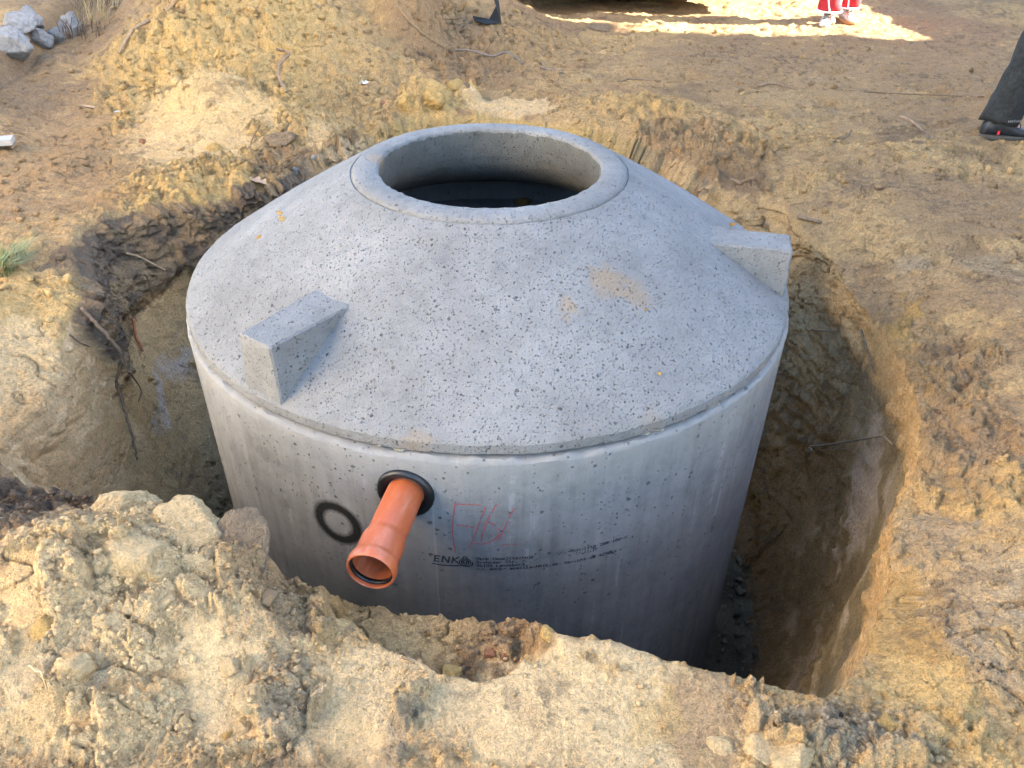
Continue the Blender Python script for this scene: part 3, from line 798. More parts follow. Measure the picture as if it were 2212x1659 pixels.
# --- print and marks lying on the shaft
def on_shaft(arc, z, proud=.0012):
    a = arc/1.1
    return ((RC+proud)*math.sin(a), -(RC+proud)*math.cos(a), z)
FONT = {
 'M': ('10001', '11011', '10101', '10001', '10001', '10001', '10001'), 'e': ('00000', '00000', '01110', '10001', '11111', '10000', '01110'),
 'n': ('00000', '00000', '10110', '11001', '10001', '10001', '10001'), 'k': ('10000', '10000', '10010', '10100', '11000', '10100', '10010'),
 'U': ('10001', '10001', '10001', '10001', '10001', '10001', '01110'), 'm': ('00000', '00000', '11010', '10101', '10101', '10101', '10101'),
 'w': ('00000', '00000', '10001', '10001', '10101', '10101', '01010'), 'l': ('01100', '00100', '00100', '00100', '00100', '00100', '01110'),
 't': ('01000', '01000', '11100', '01000', '01000', '01001', '00110'), 'c': ('00000', '00000', '01110', '10000', '10000', '10001', '01110'),
 'h': ('10000', '10000', '10110', '11001', '10001', '10001', '10001'), 'i': ('00100', '00000', '01100', '00100', '00100', '00100', '01110'),
 'B': ('11110', '10001', '10001', '11110', '10001', '10001', '11110'), 'r': ('00000', '00000', '10110', '11001', '10000', '10000', '10000'),
 'a': ('00000', '00000', '01110', '00001', '01111', '10001', '01111'), 'S': ('01111', '10000', '10000', '01110', '00001', '00001', '11110'),
 '.': ('00000', '00000', '00000', '00000', '00000', '01100', '01100'), ',': ('00000', '00000', '00000', '00000', '01100', '00100', '01000'),
 '2': ('01110', '10001', '00001', '00010', '00100', '01000', '11111'), '0': ('01110', '10001', '10011', '10101', '11001', '10001', '01110'),
 '6': ('00110', '01000', '10000', '11110', '10001', '10001', '01110'), '1': ('00100', '01100', '00100', '00100', '00100', '00100', '01110'),
 '8': ('01110', '10001', '10001', '01110', '10001', '10001', '01110'), 'L': ('10000', '10000', '10000', '10000', '10000', '10000', '11111'),
 'd': ('00001', '00001', '01101', '10011', '10001', '10001', '01111'), 's': ('00000', '00000', '01110', '10000', '01110', '00001', '11110'),
 'b': ('10000', '10000', '10110', '11001', '10001', '10001', '11110'), 'g': ('00000', '01111', '10001', '10001', '01111', '00001', '01110'),
 '-': ('00000', '00000', '00000', '11111', '00000', '00000', '00000'), '/': ('00000', '00001', '00010', '00100', '01000', '10000', '00000'),
 'o': ('00000', '00000', '01110', '10001', '10001', '10001', '01110'), 'V': ('10001', '10001', '10001', '10001', '10001', '01010', '00100'),
 '5': ('11111', '10000', '11110', '00001', '00001', '10001', '01110'), 'G': ('01110', '10001', '10000', '10111', '10001', '10001', '01111'),
 '7': ('11111', '00001', '00010', '00100', '01000', '01000', '01000'), '4': ('00010', '00110', '01010', '10010', '11111', '00010', '00010'),
 ' ': ('00000',)*7}
def dot_text(txt, arc0, zc, pitch, h=.0118, faint=()):
    b = MB(); dz = h/7; dx = pitch*.80/5
    for i, ch in enumerate(txt):
        g = FONT.get(ch, FONT[' '])
        for r_ in range(7):
            for c_ in range(5):
                if g[r_][c_] != '1': continue
                if random.random() < (.5 if i in faint else .06): continue
                a0 = arc0+i*pitch+c_*dx; z1_ = zc+h/2-r_*dz
                e = .0002
                P = [on_shaft(a0-e, z1_-dz-e), on_shaft(a0+dx*1.05+e, z1_-dz-e), on_shaft(a0+dx*1.05+e, z1_+e), on_shaft(a0-e, z1_+e)]
                b.add(P, [(0, 1, 2, 3)])
    return tpart(b.build('printed_text', INK_M, None, False))
dot_text('Menk Umwelttechnik', -.044, -.3895, .0096)
dot_text('Brehnaer Str. 2,', -.044, -.4045, .0096)
dot_text('06188 Landsberg', -.044, -.4190, .0096)
dot_text('www.menk-umwelttechnik.de', -.044, -.4335, .0099, .0118, (0, 1, 2, 3))
dot_text('Vk.-Monolith 200/150-V', .197, -.3870, .0104, .0118, (0, 1, 2, 5, 7))
dot_text('17.11.17', .255, -.4035, .0090, .0118, (0, 1, 2))
dot_text('Gewicht ca 4250kg', .222, -.4345, .0101, .0118, (2, 3))
def strip(b, pts, w, lift=.0013):
    """flat band along points given on the shaft (arc, z)"""
    L_ = []; 
    dense = []
    for p, q in zip(pts[:-1], pts[1:]):
        n = max(1, int(math.hypot(q[0]-p[0], q[1]-p[1])/.008))
        dense += [(p[0]+(q[0]-p[0])*k/n, p[1]+(q[1]-p[1])*k/n) for k in range(n)]
    dense.append(pts[-1])
    for i, p in enumerate(dense):
        q0, q1 = dense[max(0, i-1)], dense[min(len(dense)-1, i+1)]
        dx, dz = q1[0]-q0[0], q1[1]-q0[1]; l = math.hypot(dx, dz) or 1
        ww = w*(.75+.5*random.random()) if not hasattr(w, '__len__') else w[0]
        L_.append((on_shaft(p[0]-dz/l*ww/2, p[1]+dx/l*ww/2, lift), on_shaft(p[0]+dz/l*ww/2, p[1]-dx/l*ww/2, lift)))
    for i in range(len(L_)-1):
        if hasattr(w, '__len__') or random.random() > .10:
            b.add([L_[i][0], L_[i][1], L_[i+1][1], L_[i+1][0]], [(0, 1, 2, 3)])
b = MB()
# maker's mark: slanted block letters M E N K over a swoosh, and a drop
def seg(pts, w=.0048): strip(b, pts, (w,))
x0 = -.204
zb, ztp = -.4130, -.3840
for ch, ox in (('M', 0), ('E', .033), ('N', .056), ('K', .086)):
    o = x0+ox
    if ch == 'M': segs = [[(o, zb), (o+.006, ztp)], [(o+.006, ztp), (o+.013, zb+.008)], [(o+.013, zb+.008), (o+.026, ztp)], [(o+.026, ztp), (o+.021, zb)]]
    if ch == 'E': segs = [[(o, zb), (o+.004, ztp)], [(o+.003, ztp-.003), (o+.018, ztp-.003)], [(o+.002, -.3985), (o+.015, -.3985)], [(o, zb+.003), (o+.015, zb+.003)]]
    if ch == 'N': segs = [[(o, zb), (o+.005, ztp)], [(o+.005, ztp), (o+.019, zb)], [(o+.019, zb), (o+.024, ztp)]]
    if ch == 'K': segs = [[(o, zb), (o+.005, ztp)], [(o+.003, -.400), (o+.022, ztp)], [(o+.006, -.398), (o+.021, zb)]]
    if ch == 'M': segs = []          # worn away in the photograph
    for s_ in segs: seg(s_)
seg([(-.178, -.4215), (-.15, -.4255), (-.11, -.4240), (-.092, -.4195), (-.07, -.4250), (-.058, -.4200), (-.056, -.405)], .0045)
for sc in (1.0, .68, .36):
    cx_, cz_ = -.0785, -.4035
    pts = [(cx_+sc*.0165*math.sin(a)*(1-.25*math.cos(a)), cz_+sc*(.0165*math.cos(a)+(.006 if abs(a) < .3 else 0))) for a in np.linspace(-math.pi, math.pi, 25)]
    seg(pts, .0032)
for a in np.linspace(-.010, .010, 4): seg([(cx_+a, cz_-.010), (cx_+a*.7, cz_+.010)], .002)
tpart(b.build('maker_mark', INK_M, None, False))
b = MB()
for st in ([(-.0996, -.1584), (-.1050, -.1974), (-.1113, -.2612), (-.1119, -.2978), (-.1092, -.3347), (-.1057, -.3681)],
           [(-.0994, -.1706), (-.0690, -.1687), (-.0298, -.1706), (-.0187, -.1751), (-.0174, -.1897), (-.0275, -.2172)],
           [(-.0319, -.2310), (-.0424, -.2733), (-.0546, -.3105), (-.0640, -.3462)], [(-.1095, -.2490), (-.0823, -.2542), (-.0509, -.2594)],
           [(.0149, -.1669), (.0009, -.1995), (-.0135, -.2368), (-.0238, -.2770), (-.0299, -.3139)],
           [(-.0120, -.2348), (.0064, -.2458), (.0208, -.2614), (.0237, -.2817), (.0151, -.3018), (-.0053, -.3200), (-.0286, -.3272), (-.0519, -.3236)],
           [(.0657, -.1847), (.0519, -.2150), (.0408, -.2541), (.0295, -.2860), (.0194, -.3143), (.0180, -.3288), (.0268, -.3320), (.0531, -.3309), (.0868, -.3311)]):
    strip(b, st, .0032)
tpart(b.build('crayon_mark', CRAYON_M, None, False))

# ------------------------------------------------------------------ orange pipe pushed into the seal
pipe = empty('drain_pipe', tuple(PU*1.10+Vector((0, 0, PZ))), PA)
tag(pipe, 'orange plastic drain pipe with a socket end sticking out of the tank', 'pipe')
def along_x(prof, n=64, jit=None):
    b = MB(); rings = []
    for L, r_ in prof:
        rings.append([(L, r_*math.cos(k*2*math.pi/n), r_*math.sin(k*2*math.pi/n)) for k in range(n)])
    b.loft(rings, False)
    return b
sharp(along_x([(-.12, .0525), (.175, .0525), (.175, .0495), (-.12, .0495), (-.12, .0525)]).build('barrel', PIPE_M, pipe), 40)
sock = along_x([(.172, .0526), (.180, .0530), (.192, .0575), (.200, .0585), (.255, .0588), (.262, .0600), (.268, .0638), (.276, .0655), (.290, .0655), (.297, .0640), (.300, .0618), (.301, .0600),
                (.300, .0585), (.293, .0575), (.286, .0600), (.276, .0600), (.270, .0565), (.20, .0555), (.185, .0505), (.172, .0500)]).build('socket', PIPE_M, pipe)
sharp(sock, 50)
sr = along_x([(.288, .0600), (.289, .0552), (.283, .0530), (.276, .0540), (.274, .0600)]).build('sealing_ring', RUBBER_M, sock)
# ------------------------------------------------------------------ buildings round the site (they shade it and throw light back)
RENDER_M = simple_mat('cream_render', (.85, .72, .53), .9, .06, 6, .002)
TILE_M = simple_mat('roof_tile', (.25, .09, .06), .8, .25, 20, .01)
GLASS_M = simple_mat('window_glass', (.03, .035, .04), .1, .1, 3, 0)
FRAME_M = simple_mat('white_frame', (.8, .8, .78), .5, .05, 10, 0)
GREYW_M = simple_mat('grey_render', (.40, .39, .37), .9, .1, 6, .002)
WOOD_M = simple_mat('weathered_wood', (.20, .125, .07), .85, .35, 14, .003)

def house(name, x0, x1, y0, y1, h, ridge, mat, label, face=1):
    g = empty(name, ((x0+x1)/2, (y0+y1)/2, -.14))
    tag(g, label, 'house')
    cx, cy = (x0+x1)/2, (y0+y1)/2
    b = MB(); b.box((0, 0, h/2), (x1-x0, y1-y0, h)); b.build('wall', mat, g, False)
    b = MB(); e = .3; X = (x1-x0)/2+e; Y = (y1-y0)/2+e; t = .12
    for zz in (0,):
        v = [(-X, -Y, h+.003), (X, -Y, h+.003), (X, Y, h+.003), (-X, Y, h+.003), (0, -Y, h+ridge), (0, Y, h+ridge),
             ]
        b.add(v, [(0, 3, 5, 4), (1, 4, 5, 2), (0, 4, 1), (3, 2, 5), (0, 1, 2, 3)])
    b.build('roof', TILE_M, g, False)
    sx = face*(x1-x0)/2
    k = 0
    yy = -(y1-y0)/2+1.6
    while yy < (y1-y0)/2-1.2 and ridge < 3:
        b = MB(); b.box((sx+face*.03, yy, 1.7), (.10, 1.2, 1.3)); w = b.build('window', FRAME_M, g, False)
        b = MB(); b.box((sx+face*.085, yy, 1.7), (.012, 1.0, 1.1)); b.build('pane', GLASS_M, w, False)
        yy += 3.2
    return g
FACADE_X = -7.4
fh = house('house', FACADE_X-6, FACADE_X, -6.4, -0.8, 9.6, 2.4, RENDER_M, 'unseen cream rendered house shaped to bounce sunlight onto the site from the left')  # out of view; size and cream colour set for the light it bounces
house('house', 7.3, 14.0, -9.0, 3.44, 6.4, 2.2, GREYW_M, 'grey rendered house shading the dug site from the right', -1)
b = MB(); b.box((0, 0, .8), (.24, 9.0, 1.76))
gw = b.build('shade_wall', GREYW_M, None, False, (7.45, 8.35, -.13)); tag(gw, 'unseen grey wall added behind the right house to block the sun', 'wall')  # unseen, added to cast the shadow that ends the sunlit strip

# ------------------------------------------------------------------ lumps of soil, stones, rubble
import bmesh
def rock_mesh(name, seed, mat, sub=4, facets=13, rough=.075, squash=(1, 1, .8)):
    r_ = np.random.default_rng(seed)
    bm = bmesh.new(); bmesh.ops.create_icosphere(bm, subdivisions=sub, radius=1.0)
    V = np.array([v.co[:] for v in bm.verts])
    nrm = r_.normal(size=(facets, 3)); nrm /= np.linalg.norm(nrm, axis=1)[:, None]
    d = r_.uniform(.50, .95, facets)
    dots = V @ nrm.T
    with np.errstate(divide='ignore'):
        lim = np.where(dots > .05, d[None]/np.maximum(dots, .05), 9)
    rad = np.minimum(lim.min(1), 1.05)
    P = V*rad[:, None]
    n = fbm3(P[:, 0], P[:, 1], P[:, 2], 2.1, 4, .6, seed % 97)
    n2 = fbm3(P[:, 0], P[:, 1], P[:, 2], 7, 3, .6, seed % 89)
    n3 = fbm3(P[:, 0], P[:, 1], P[:, 2], 19, 2, .6, seed % 83)
    P = P*(1+rough*2.4*n+rough*1.3*n2+rough*.6*n3)[:, None]*np.array(squash)
    for v, p in zip(bm.verts, P): v.co = p
    me = bpy.data.meshes.new(name)
    bm.to_mesh(me); bm.free()
    me.polygons.foreach_set('use_smooth', [True]*len(me.polygons))
    me.materials.append(mat)
    return me
def clod_mat(name, col):
    mt, t, b = new_mat(name)
    v = obj_coord(t)
    g1 = noise(t, v, 3.5, 5, .65); g2 = noise(t, v, 16, 4, .7)
    c = mixc(t, .8, col, ramp(t, [(.28, .6), (.5, 1.0), (.75, 1.3)], g1), 'MULTIPLY')
    c = mixc(t, .6, c, ramp(t, [(.3, .6), (.5, 1.0), (.7, 1.25)], g2), 'MULTIPLY')
    t.links.new(c, b.inputs['Base Color'])
    b.inputs['Roughness'].default_value = .95; b.inputs['Specular IOR Level'].default_value = .15
    t.links.new(bump(t, g2, .03, 1.0, bump(t, g1, .05, .8)), b.inputs['Normal'])
    return mt
CL = {'Y': clod_mat('yellow_sand', (.70, .45, .165)), 'P': clod_mat('pale_sand', (.80, .575, .30)), 'B': clod_mat('brown_soil', (.34, .245, .15)), 'D': clod_mat('dark_soil', (.10, .075, .055)), 'O': clod_mat('ochre_sand', (.54, .31, .11)),
      'K': clod_mat('brick_clay', (.40, .19, .11)), 'S': clod_mat('pale_stone', (.40, .385, .35)), 'R': clod_mat('old_concrete', (.42, .40, .375))}
ROCK = {k: [rock_mesh('clod', 30+i*7+ord(k), CL[k]) for i in range(3)] for k in CL}

def lump(name, x, y, size, kind, label, cat, group=None, sink=.25, sq=(1, 1, .85), z=None, i=[0]):
    i[0] += 1
    o = bpy.data.objects.new(name, ROCK[kind][i[0] % 3]); COL.objects.link(o)
    o.rotation_euler = (random.uniform(-.4, .4), random.uniform(-.4, .4), random.uniform(0, 6.28))
    o.scale = (size*sq[0], size*sq[1], size*sq[2])
    o.location = (x, y, (ground_z(x, y) if z is None else z)+size*(.75-sink*2)*sq[2])
    return tag(o, label, cat, group)

for (x, y, s, k, lab, sq) in (
    (-1.20, 1.78, .105, 'B', 'big brown soil boulder at the pit edge behind the tank on the left', (1.3, 1, .75)),
    (-1.08, 1.56, .04, 'O', 'orange clod below the brown boulder at the pit edge', (1, 1, 1)),
    (-1.13, 1.47, .04, 'Y', 'yellow clod lowest of those under the brown boulder', (1, 1, .9)),
    (-2.22, 2.24, .05, 'Y', 'round yellow clod beside the white scrap on the left', (1, 1, .9)),
    (-2.12, 2.03, .05, 'Y', 'round yellow clod just below the one by the white scrap', (1, 1, .9)),
    (-1.55, 1.67, .05, 'Y', 'yellow clod at the foot of the small pale mound', (1.2, 1, .8)),
    (-.53, 2.40, .085, 'Y', 'bright yellow sand block at the far rim left of the neck ring', (.9, .9, 1.2)),
    (-.36, 2.47, .11, 'Y', 'broad ochre sand block at the far rim behind the neck ring', (1.3, .9, .9)),
    (-.22, 2.66, .08, 'Y', 'pale yellow block edge rising above the flat sand shelf', (1, 1, .9)),
    (-.15, 2.66, .03, 'B', 'small brown pebble on the pale flat sand behind the neck ring', (1.2, 1, .8)),
    (-.90, -1.31, .085, 'P', 'flat topped pale sand slab standing highest on the near left spoil', (1.2, .7, .8)),
    (-.73, -1.35, .10, 'P', 'tall pale sand block at the edge of the near left spoil', (.8, 1, 1.0)),
    (-.77, -1.49, .085, 'P', 'cracked pale sand block in the middle of the near left spoil', (1.1, .9, .95)),
    (-.60, -1.385, .085, 'B', 'brown crumbly block nearest the tank on the near left spoil', (1.3, .8, .6)),
    (-.50, -1.765, .034, 'P', 'round cracked pale clod low on the near left slope', (1.1, 1, .8)),
    (-.56, -1.69, .028, 'P', 'pale wedge shaped clod beside the smooth print', (1.2, .9, .8)),
    (-.77, -1.60, .030, 'P', 'pale jagged clod left of the dark hollow in the spoil', (1, 1, .9)),
    (-.70, -1.585, .024, 'P', 'small pale cube shaped clod in the hollow of the spoil', (1, 1, .9)),
    (-.84, -1.72, .040, 'P', 'pale rounded clod in the crumbly lower part of the spoil', (1, 1, .9)),
    (-.80, -1.645, .035, 'P', 'pale clod with sharp edges above the crumbly lower spoil', (1.2, .9, .9)),
    (-.93, -1.66, .035, 'Y', 'yellowish clod at the left frame side of the spoil', (1, 1, .9)),
    (-.54, -1.815, .016, 'Y', 'small round yellow clod near the lower middle spoil', (1, 1, 1)),
    (-.505, -1.80, .022, 'P', 'pale clod right of the small round yellow one', (1.3, 1, .7)),
    (-.49, -1.55, .020, 'B', 'small brown clod on the dark edge above the shelf', (1, 1, .9)),
    (-.005, -1.56, .017, 'K', 'pinkish brick chip in the brown crumbs on the shelf', (1, .9, .9)),
    (.03, -1.575, .014, 'K', 'second pinkish brick chip at the right end of the shelf crumbs', (1, .9, .9)),
    (-.085, -1.59, .030, 'Y', 'yellow grey clod at the lowest point of the shelf', (1.2, 1, .9)),
    (.125, -1.575, .022, 'Y', 'yellow clod at the rim above the shelf crumbs', (1.2, .9, .9)),
    (-.05, -1.52, .016, 'Y', 'small yellow clod amid the brown shelf crumbs', (1, 1, 1.2)),
    (.60, -1.81, .008, 'K', 'tiny red brick bit in the grey lumps at the near right', (1, 1, 1)),
    (.83, -1.81, .028, 'Y', 'round yellow clod on the near right ground', (1.1, 1, .9)),
    (.735, -1.78, .010, 'D', 'small dark stone in the grey lumps at the near right', (1, 1, 1)),
    (.55, -1.86, .040, 'P', 'pale ragged clod at the bottom of the near right lumps', (1.2, 1, .8)),
    (.585, -1.88, .045, 'P', 'pale clod at the bottom edge of the near right lumps', (1.2, 1, .8)),
    (.47, -1.85, .034, 'P', 'pale clod where the smooth sand meets the grey lumps', (1, 1, .9)),
    (-1.96, 1.78, .026, 'K', 'red brick bit lying left of the pale mound foot', (1, .9, 1)),
    (-1.52, 1.27, .028, 'K', 'reddish brick bit by the dark topsoil edge', (1.1, .9, .8)),
    (-1.05, 1.46, .035, 'S', 'bluish white stone stuck in the bank above the cone', (.8, .8, 1.2)),
    (-.95, 1.50, .018, 'S', 'small white pebble in the bank right of the bluish stone', (1, 1, 1)),
    (.25, 4.95, .05, 'Y', 'pale clod on the low ridge before the sunlit strip', (1.2, 1, .8)),
    (1.02, 5.12, .10, 'B', 'brown lump rising into the sunlit strip at the top', (1.2, 1, .7)),
    (.93, 4.2, .05, 'P', 'small pale clod on the shaded flat ground behind', (1.1, 1, .8)),
    (1.72, 1.05, .03, 'B', 'brown lump stuck on the pit edge right of the lug', (1.4, .9, .8)),
    (2.05, -.35, .035, 'O', 'ochre lump on the right ground by the dark hole', (1.1, 1, .9)),
    (2.0, -.75, .040, 'Y', 'yellow lump on the right ground halfway down the frame', (1.1, 1, .8)),
    (1.72, -.95, .04, 'Y', 'yellow lump nearest the pit on the right ground', (1.1, 1, .8)),
):
    lump('sand_clod' if k not in 'KS' else ('brick_piece' if k == 'K' else 'stone'), x, y, s, k, lab, 'clod' if k not in 'KS' else ('brick piece' if k == 'K' else 'stone'), None, .42, sq)
o = lump('stone', .15, .89, .035, 'O', 'tan stone lying on the ledge inside the tank opening', 'stone', None, .2, (1.2, 1, .9), -.101)
lump('sand_clod', -.719, -.138, .018, 'Y', 'yellow sand crumb stuck on the left shoulder of the cone', 'clod', None, .3, (1.6, .8, .5), .268)
lump('sand_clod', -.735, -.085, .014, 'Y', 'yellow sand crumb on the cone beside the larger one', 'clod', None, .3, (1.6, .8, .5), .262)
lump('sand_clod', -.799, -.177, .013, 'O', 'ochre crumb lowest on the left shoulder of the cone', 'clod', None, .3, (1.3, .9, .5), .214)
lump('sand_clod', .86, -.12, .016, 'O', 'ochre crumb stuck on the back of the right lug', 'clod', None, .3, (1.5, .8, .6), .240)
lump('sand_clod', .485, -.868, .008, 'Y', 'tiny yellow crumb on the lower right of the cone', 'clod', None, .3, (1, 1, .6), .112)
lump('sand_clod', .464, -.678, .008, 'Y', 'tiny yellow crumb beside the brown smear on the cone', 'clod', None, .3, (1, 1, .6), .215)

# broken concrete along the top of the old bank
for j, (x, y, s, sq, lab) in enumerate((
    (-3.24, 3.02, .12, (1.0, .8, 1.0), 'pale broken concrete lump at the near end of the bank'),
    (-3.31, 3.36, .11, (1.2, .8, .8), 'sharp edged broken concrete lump second along the bank'),
    (-3.25, 3.47, .085, (1.0, .9, .8), 'grey broken concrete lump third along the bank'),
    (-3.24, 3.66, .075, (1.0, .9, .9), 'grey broken concrete lump fourth along the bank'),
    (-3.18, 3.78, .095, (.8, .9, 1.1), 'whitish broken concrete lump last in the row on the bank'),
    (-3.42, 3.12, .10, (1.1, .9, .9), 'dark sided broken concrete lump behind the near end of the row'),
    (-3.33, 3.60, .085, (1.1, .8, .9), 'whitish broken concrete lump behind the third in the row'),
    (-3.52, 3.9, .06, (1, 1, .9), 'small pale concrete lump lying behind the row on the bank'))):
    lump('rubble_block', x, y, s, 'R', lab, 'rubble', 'broken concrete along the bank', .12, (sq[0]*1.2, sq[1]*1.2, sq[2]*1.2))

# loose crumbs nobody could count
def crumbs(name, count, pts_fn, size_lo, size_hi, sub, mat, seed):
    r_ = np.random.default_rng(seed)
    bm = bmesh.new(); bmesh.ops.create_icosphere(bm, subdivisions=sub, radius=1.0)
    bv = np.array([v.co[:] for v in bm.verts]); bm.verts.index_update()
    bf = np.array([[v.index for v in f.verts] for f in bm.faces]); bm.free()
    X, Y, Z, C = pts_fn(count, r_)
    n = len(X); nv, nf = len(bv), len(bf)
    size = size_lo*(size_hi/size_lo)**(r_.random(n)**2.2)
    q = r_.normal(size=(n, 3, 3)); q, _ = np.linalg.qr(q)
    sc = np.stack([r_.uniform(.8, 1.35, n), r_.uniform(.7, 1.1, n), r_.uniform(.6, 1.0, n)], -1)*size[:, None]
    jit = 1+r_.uniform(-.26, .26, (n, nv))
    P = np.einsum('nij,nvj->nvi', q, bv[None]*jit[..., None]*sc[:, None, :])
    P[..., 2] *= .85
    P += np.stack([X, Y, Z+size*.35], -1)[:, None, :]
    F = (bf[None]+(np.arange(n)*nv)[:, None, None]).reshape(-1, 3).astype(np.int32)
    me = bpy.data.meshes.new(name)
    me.vertices.add(n*nv); me.vertices.foreach_set('co', P.reshape(-1).astype(np.float32))
    me.loops.add(F.size); me.loops.foreach_set('vertex_index', F.reshape(-1))
    me.polygons.add(len(F)); me.polygons.foreach_set('loop_start', np.arange(0, F.size, 3, dtype=np.int32))
    me.update(calc_edges=True)
    at = me.attributes.new('soil', 'FLOAT_COLOR', 'POINT')
    cc = np.repeat(np.concatenate([C*r_.uniform(.85, 1.2, (n, 1)), np.ones((n, 1))], 1), nv, 0).astype(np.float32)
    at.data.foreach_set('color', cc.reshape(-1))
    me.materials.append(mat)
    o = bpy.data.objects.new(name, me); COL.objects.link(o)
    o['kind'] = 'stuff'
    return o
def spread(boxes):
    def fn(count, r_):
        xs, ys = [], []
        w = np.array([b_[4] for b_ in boxes], float); w /= w.sum()
        pick = r_.choice(len(boxes), count, p=w)
        B_ = np.array([b_[:4] for b_ in boxes])[pick]
        x = B_[:, 0]+(B_[:, 1]-B_[:, 0])*r_.random(count); y = B_[:, 2]+(B_[:, 3]-B_[:, 2])*r_.random(count)
        th = np.degrees(np.arctan2(y, x)); rr, _, _ = rim_at(th)
        z, c, l = ground_at(x, y)
        ok = (np.hypot(x, y) > rr+.004) & (r_.random(count) < .06+l**1.5)
        return x[ok], y[ok], z[ok], c[ok]
    return fn
crumbs('sand_crumbs', 20000, spread([(-1.35, 1.3, -2.15, -1.3, 5), (-1.3, -.4, -2.0, -1.25, 6), (1.2, 2.6, -1.7, .4, 3), (-.3, .2, -1.7, -1.4, 1.2), (.3, 1.0, -2.1, -1.7, 1.5)]), .002, .010, 1, SOILM, 5)
crumbs('soil_crumbs', 26000, spread([(-3.1, -.2, 1.2, 5.0, 6), (-.6, 2.2, 1.8, 5.0, 3), (1.2, 4.0, -.2, 4.5, 3), (-2.6, -1.5, -.6, 1.6, 1.5)]), .004, .026, 1, SOILM, 6)
def floor_pts(count, r_):
    a = r_.uniform(-1.6, 3.6, count); rad = 1.14+.4*r_.random(count)
    x, y = rad*np.cos(a), rad*np.sin(a)
    c = np.array((.24, .185, .12))[None]*r_.uniform(.5, 1.6, (count, 1))
    return x, y, np.full(count, PIT_Z+.01), c
crumbs('pit_rubble', 1800, floor_pts, .004, .030, 1, SOILM, 8)

# ------------------------------------------------------------------ sticks, roots, cable, leaves, scraps
BARK_M = simple_mat('bark', (.16, .105, .06), .85, .4, 60, .002)
PALEW_M = simple_mat('bare_stick', (.25, .165, .09), .8, .3, 60, .002)
ROOT_M = simple_mat('root_bark', (.13, .085, .05), .9, .4, 80, .002)
RROOT_M = simple_mat('red_root', (.26, .085, .03), .8, .3, 60, .002)
CABLE_M = simple_mat('grey_cable', (.13, .105, .085), .6, .25, 40, .0)
STRAW_M = simple_mat('dry_straw', (.52, .40, .20), .8, .2, 60, .0)
LEAF_M = simple_mat('dry_leaf', (.34, .22, .125), .8, .3, 30, .002)
SHEET_M = simple_mat('dark_sheet', (.008, .008, .008), .9, .3, 20, .002)
PAPER_M = simple_mat('white_scrap', (.50, .50, .48), .7, .06, 30, .001)
GRASS_M = simple_mat('green_grass', (.13, .155, .045), .6, .4, 12, .0)
BOARD_M = simple_mat('white_board', (.30, .28, .245), .8, .12, 20, .002)

def smooth_path(pts, n=6):
    P = [Vector(p) for p in pts]; out = []
    for i in range(len(P)-1):
        p0, p1, p2, p3 = P[max(i-1, 0)], P[i], P[i+1], P[min(i+2, len(P)-1)]
        for k in range(n):
            t = k/n
            out.append(.5*((2*p1)+(p2-p0)*t+(2*p0-5*p1+4*p2-p3)*t*t+(3*p1-p0-3*p2+p3)*t*t*t))
    out.append(P[-1])
    return out
def stick(name, pts, r0, r1, mat, label, cat, lift=.0, zs=None, extra=()):
    P = []
    for i, p in enumerate(pts):
        z = p[2] if len(p) > 2 else ground_z(p[0], p[1])+lift+(zs[i] if zs else 0)
        P.append((p[0], p[1], z))
    base = Vector(P[0])
    S = smooth_path(P); n = len(S)
    S = [s+Vector((random.uniform(-1, 1), random.uniform(-1, 1), random.uniform(-.5, .5)))*r0*.35-base for s in S]
    b = MB(); b.tube(S, [r0+(r1-r0)*i/(n-1) for i in range(n)], 8)
    o = b.build(name, mat, None, True, tuple(base))
    for ex in extra:
        e = MB()
        Q = [Vector(q)-base for q in ex]
        e.tube(smooth_path(Q, 4), [r0*.55+(r1*.4-r0*.55)*i/max(1, (len(Q)-1)*4) for i in range((len(Q)-1)*4+1)], 6)
        e.build('side_twig', mat, o)
    return tag(o, label, cat)
gz = ground_z
stick('stick', [(-2.45, 2.87), (-2.40, 3.06), (-2.30, 3.20), (-2.22, 3.28), (-2.12, 3.26)], .010, .016, PALEW_M, 'long bare stick leaning on the yellow sand heap', 'stick', .012, None,
      [[(-2.20, 3.285, gz(-2.20, 3.285)+.015), (-2.19, 3.22, gz(-2.19, 3.22)+.012), (-2.20, 3.15, gz(-2.20, 3.15)+.008)]])
stick('stick', [(-1.27, 2.40), (-1.36, 2.62), (-1.37, 2.74), (-1.33, 2.84), (-1.36, 2.90), (-1.41, 2.86)], .012, .008, WOOD_M, 'short hooked brown stick at the foot of the sand heap', 'stick', .012, [0, .01, .03, .05, .06, .05])
stick('cable', [(-.80, 3.95), (-.68, 3.86), (-.60, 3.83), (-.50, 3.84), (-.38, 3.89)], .0045, .0045, PALEW_M, 'thin pale cord hanging down over the clay block', 'cord', .012)
stick('cable', [(-.28, 3.94), (-.15, 3.88), (.02, 3.83), (.14, 3.82), (.26, 3.78), (.41, 3.60), (.53, 3.28)], .008, .007, CABLE_M, 'thin grey cable lying on the ground behind the tank', 'cable', .008)
stick('twig', [(.94, 3.26), (1.05, 3.29), (1.17, 3.25), (1.25, 3.24)], .008, .005, BARK_M, 'short dark twig on the flat ground behind the tank', 'twig', .004)
stick('twig', [(2.72, 2.51), (2.74, 2.36), (2.70, 2.07), (2.64, 1.81)], .010, .006, WOOD_M, 'long reddish brown twig near the dark trousered leg', 'twig', .006)
stick('twig', [(1.93, 3.12), (2.07, 3.14), (2.19, 3.04), (2.30, 3.03)], .007, .004, BARK_M, 'thin dark twig on the trodden ground right of centre', 'twig', .004)
